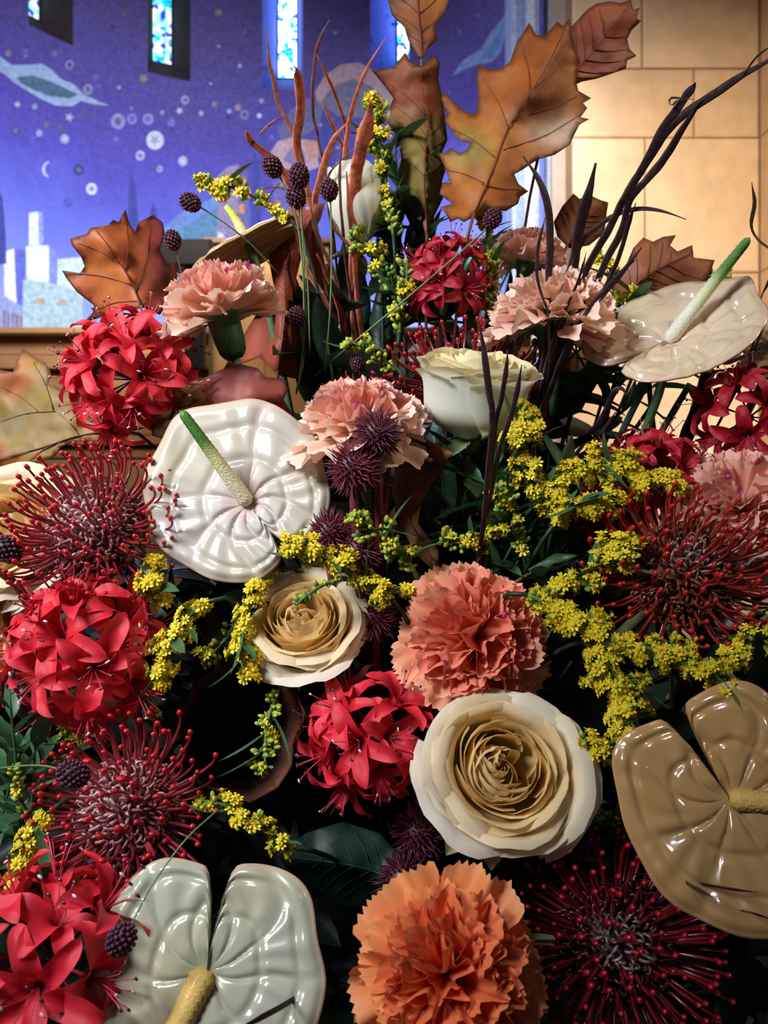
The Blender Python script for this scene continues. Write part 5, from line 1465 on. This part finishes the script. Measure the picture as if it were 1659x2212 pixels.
def goldenrod(label, pts, d, w, yel, leaves=5, seed=0, dens=1.0, size=13.5, d1=None, ctail=True):
    r = random.Random(seed + 77)
    ln = sum(math.hypot(b[0] - a[0], b[1] - a[1]) for a, b in zip(pts[:-1], pts[1:]))
    w *= 1.42
    n = max(12, int(dens * ln * 2 * w / 135))
    sm = catmull([tuple(map(float, p)) for p in pts], 40)
    d1 = d1 or d + .015
    base = P(sm[-1][0], sm[-1][1], d1)
    t = thing('goldenrod', label, 'flower', Matrix.Translation(base), 'goldenrod sprays')
    mb = MB()
    p3 = [P(s[0], s[1], lerp(d, d1, i / 39)) - base for i, s in enumerate(sm)]
    cst = s2l((92, 116, 58))
    v, q = tube(p3, [(.0006 + .0008 * i / 39) for i in range(40)], 5); mb.add(v, q, cst)
    e = foam_point(base) - base; tg = (p3[-1] - p3[-4]).normalized() * .04
    cv = [Vector((0, 0, 0)) * (1 - u) ** 2 + tg * 2 * u * (1 - u) + e * u * u for u in [k / 8 for k in range(9)]]
    v, q = tube(cv, .0014, 5); mb.add(v, q, C_STEMD)
    s0 = 1.0 / F * d
    clusters = max(4, int(ln / 22))
    coff = [(r.random() * 2 * PI, r.uniform(.1, .6), r.uniform(.42, .75)) for _ in range(clusters)]
    for k in range(n):
        i = r.random()
        # florets sit on short side branches
        ci = (math.floor(i * clusters) + .5 + r.uniform(-.42, .42)) / clusters
        idx = clamp(ci, 0, 1) * 39; i0 = int(idx); p = p3[i0].lerp(p3[min(39, i0 + 1)], idx - i0)
        prof = .45 + .55 * math.sin(PI * clamp(.12 + ci * .85))
        ca, cd, cw = coff[min(clusters - 1, int(i * clusters))]
        az = r.random() * 2 * PI; rr2 = w * s0 * prof * cw * math.sqrt(r.uniform(.05, 1))
        tgt = (p3[min(39, i0 + 1)] - p3[max(0, i0 - 1)]).normalized()
        a = tgt.cross(Vector((0.1, 1, .1))).normalized(); b = a.cross(tgt)
        off = a * math.cos(az) * rr2 + b * math.sin(az) * rr2 * .8 + (a * math.cos(ca) + b * math.sin(ca) * .8) * (w * s0 * prof * cd)
        tipp = p + off - tgt * rr2 * .25
        nrm = (off.normalized() + Vector((0, -.25, .45)) - tgt * .3).normalized()
        sc = size * s0 * r.uniform(.85, 1.2)
        yy = yel + .25 * (.5 - ci) if 0.1 < yel < .8 else yel
        m = frame(tipp, nrm, (r.uniform(-1, 1), r.uniform(-1, 1), r.uniform(-1, 1)))
        if r.random() < yy: ob('floret', r.choice(FL), t, m @ Matrix.Scale(sc, 4))
        else: ob('bud', BU[1] if (yel > .4 or r.random() < .25) else r.choice(BU), t, m @ Matrix.Scale(sc * .85, 4))
        if k % 2 == 0:
            v, q = tube([p + tgt * rr2 * .4, p + off * .55, tipp - nrm * sc * .6], [.0005, .0004, .0003], 3, caps=False); mb.add(v, q, cst)
    ob('stem', mb.build('stem', M_stem), t)
    for k in range(leaves):
        u = .35 + .65 * k / max(1, leaves)
        i0 = int(u * 39); p = p3[i0]; tgt = (p3[min(39, i0 + 1)] - p3[max(0, i0 - 1)]).normalized()
        dv = (-tgt * .5 + Vector((r.uniform(-1, 1), r.uniform(-.5, .3), r.uniform(-.5, .6)))).normalized()
        m = frame(p, dv.cross(Vector((r.uniform(-.4, .4), 1, r.uniform(-.3, .3)))).normalized(), dv)
        ob('leaf', r.choice(GL), t, m @ Matrix.Scale(r.uniform(.4, .8), 4))
    return t
for k, (lab, pts, d, w, y, lv, den) in enumerate((
    ('goldenrod tip reaching left before the mural buildings', [(418, 394), (470, 398), (520, 412), (570, 438), (625, 470)], .56, 20, .45, 3, 1.0),
    ('yellow goldenrod arching over the middle cream rose', [(612, 1175), (660, 1180), (710, 1205), (770, 1245), (840, 1290)], .425, 34, .92, 5, 1.1),
    ('olive goldenrod buds dangling on the middle cream rose', [(640, 1306), (665, 1285), (700, 1262), (740, 1250)], .420, 14, .0, 0, .8),
    ('yellow goldenrod spray left of the dark gap, nearest the big nerine', [(340, 1480), (350, 1440), (378, 1380), (410, 1330), (450, 1300)], .43, 30, .95, 4, 1.15),
    ('yellow goldenrod spray hanging left of the middle cream rose', [(532, 1470), (520, 1420), (518, 1370), (545, 1320)], .43, 32, .9, 3, 1.15),
    ('green goldenrod buds hanging along the curled brown leaf', [(575, 1672), (572, 1620), (578, 1560), (600, 1490)], .425, 26, .14, 3, 1.1),
    ('yellow-green goldenrod spray above the bottom white anthurium', [(430, 1728), (480, 1738), (540, 1772), (600, 1820), (640, 1830)], .40, 28, .5, 3, 1.0),
    ('yellow goldenrod spray at the left edge beside the lower pincushion', [(38, 1925), (50, 1870), (70, 1810), (100, 1760)], .38, 30, .8, 4, 1.1),
    ('tall yellow goldenrod plume right of the white rose', [(1120, 872), (1128, 930), (1148, 990), (1175, 1050), (1190, 1110)], .455, 44, .8, 8, 1.1),
    ('yellow goldenrod branch reaching right over the nerine', [(1395, 1045), (1340, 1008), (1280, 1005), (1230, 1025), (1190, 1080)], .45, 36, .95, 5, 1.15),
    ('small round goldenrod cluster at the end of the right branch', [(1475, 1052), (1440, 1038), (1400, 1046), (1370, 1070)], .45, 26, .95, 0, 1.2),
    ('yellow goldenrod clump under the right branch', [(1340, 1095), (1290, 1080), (1240, 1090), (1200, 1130)], .445, 36, .9, 5, 1.1),
    ('long yellow goldenrod plume drooping right of the coral carnation', [(1375, 1590), (1345, 1500), (1300, 1410), (1240, 1330), (1140, 1285)], .40, 46, .9, 5, 1.05),
    ('lower tip of the drooping goldenrod beside the big cream rose', [(1265, 1595), (1310, 1610), (1345, 1570), (1330, 1500)], .398, 28, .8, 0, 1.1),
    ('yellow goldenrod plume lying over the shaded anthurium', [(1598, 1530), (1550, 1470), (1490, 1420), (1400, 1400), (1320, 1380)], .385, 36, .85, 4, 1.05),
    ('dull olive goldenrod in shade left of the rusty pincushion', [(1385, 1180), (1330, 1215), (1270, 1240), (1190, 1265)], .425, 40, .5, 4, 1.1),
    ('dull goldenrod at the right edge below the rusty pincushion', [(1570, 1440), (1610, 1400), (1660, 1350), (1700, 1310)], .40, 40, .55, 4, 1.0),
    ('upright goldenrod with yellow tip left of the folded oak leaf', [(805, 205), (812, 260), (824, 330), (838, 420), (850, 510)], .60, 27, .38, 12, 1.0),
    ('green goldenrod buds left of the deep crimson nerine', [(762, 498), (800, 535), (835, 580), (855, 640), (870, 700)], .565, 30, .05, 5, 1.1),
    ('second green goldenrod spray touching the deep crimson nerine', [(880, 560), (878, 610), (870, 660), (862, 720)], .56, 20, .05, 3, 1.0),
    ('upright goldenrod behind the slanting burnet stem', [(1060, 425), (1052, 480), (1055, 560), (1066, 640), (1080, 700)], .58, 30, .35, 8, 1.0),
    ('small green goldenrod sprig above the magenta-flecked carnation', [(750, 735), (785, 752), (820, 775), (850, 800)], .52, 22, .04, 2, 1.0),
    ('green goldenrod buds arching beside the brown wavy leaf', [(762, 1112), (810, 1145), (860, 1190), (895, 1235)], .435, 34, .10, 4, 1.2),
    ('green goldenrod buds left of the tall plume', [(955, 1165), (1010, 1172), (1070, 1150), (1110, 1120)], .46, 28, .2, 6, 1.0),
    ('green goldenrod sprig below the dark strap, behind the tall plume', [(1070, 1050), (1085, 1090), (1110, 1140), (1130, 1190)], .462, 32, .1, 7, 1.0),
    ('goldenrod cluster between pincushion and white anthurium', [(318, 1215), (330, 1240), (345, 1270), (370, 1300)], .44, 36, .95, 2, 1.3),
    ('small goldenrod tuft behind the dark straps', [(1285, 562), (1310, 575), (1335, 600), (1345, 640)], .60, 20, .4, 2, .9),
    ('small goldenrod tuft above the tilted anthurium', [(1395, 630), (1360, 632), (1330, 645), (1310, 680)], .585, 17, .6, 1, .9),
    ('green goldenrod tip at the left edge beside the dark straps', [(28, 1650), (36, 1690), (50, 1740), (80, 1790)], .40, 18, .08, 6, 1.0),
    ('green goldenrod tip under the big left nerine', [(350, 1555), (335, 1525), (320, 1490), (340, 1450)], .44, 20, .1, 1, 1.0),
    ('yellow goldenrod tuft tucked under the white anthurium rim', [(545, 1300), (550, 1275), (565, 1250), (600, 1230)], .44, 24, .95, 0, 1.1),
    ('small goldenrod tuft right of the arching spray', [(818, 1310), (835, 1285), (860, 1270), (890, 1280)], .435, 18, .5, 3, 1.0),
    ('tiny green bud sprig behind the green spadix tip', [(1582, 582), (1560, 592), (1530, 600), (1480, 625)], .60, 13, .0, 0, .6),
    ('loose goldenrod buds in the dark gap', [(440, 1430), (470, 1400), (500, 1360), (520, 1310)], .47, 30, .15, 5, .55),
    ('faint goldenrod sprig in shade under the big cream rose', [(1290, 1740), (1310, 1760), (1330, 1790), (1350, 1820)], .43, 18, .1, 4, .5),
    ('goldenrod scraps by the left straps', [(140, 1570), (160, 1590), (190, 1600), (230, 1610)], .46, 18, .6, 4, .7))):
    goldenrod(lab, pts, d, w, y, lv, k, den)
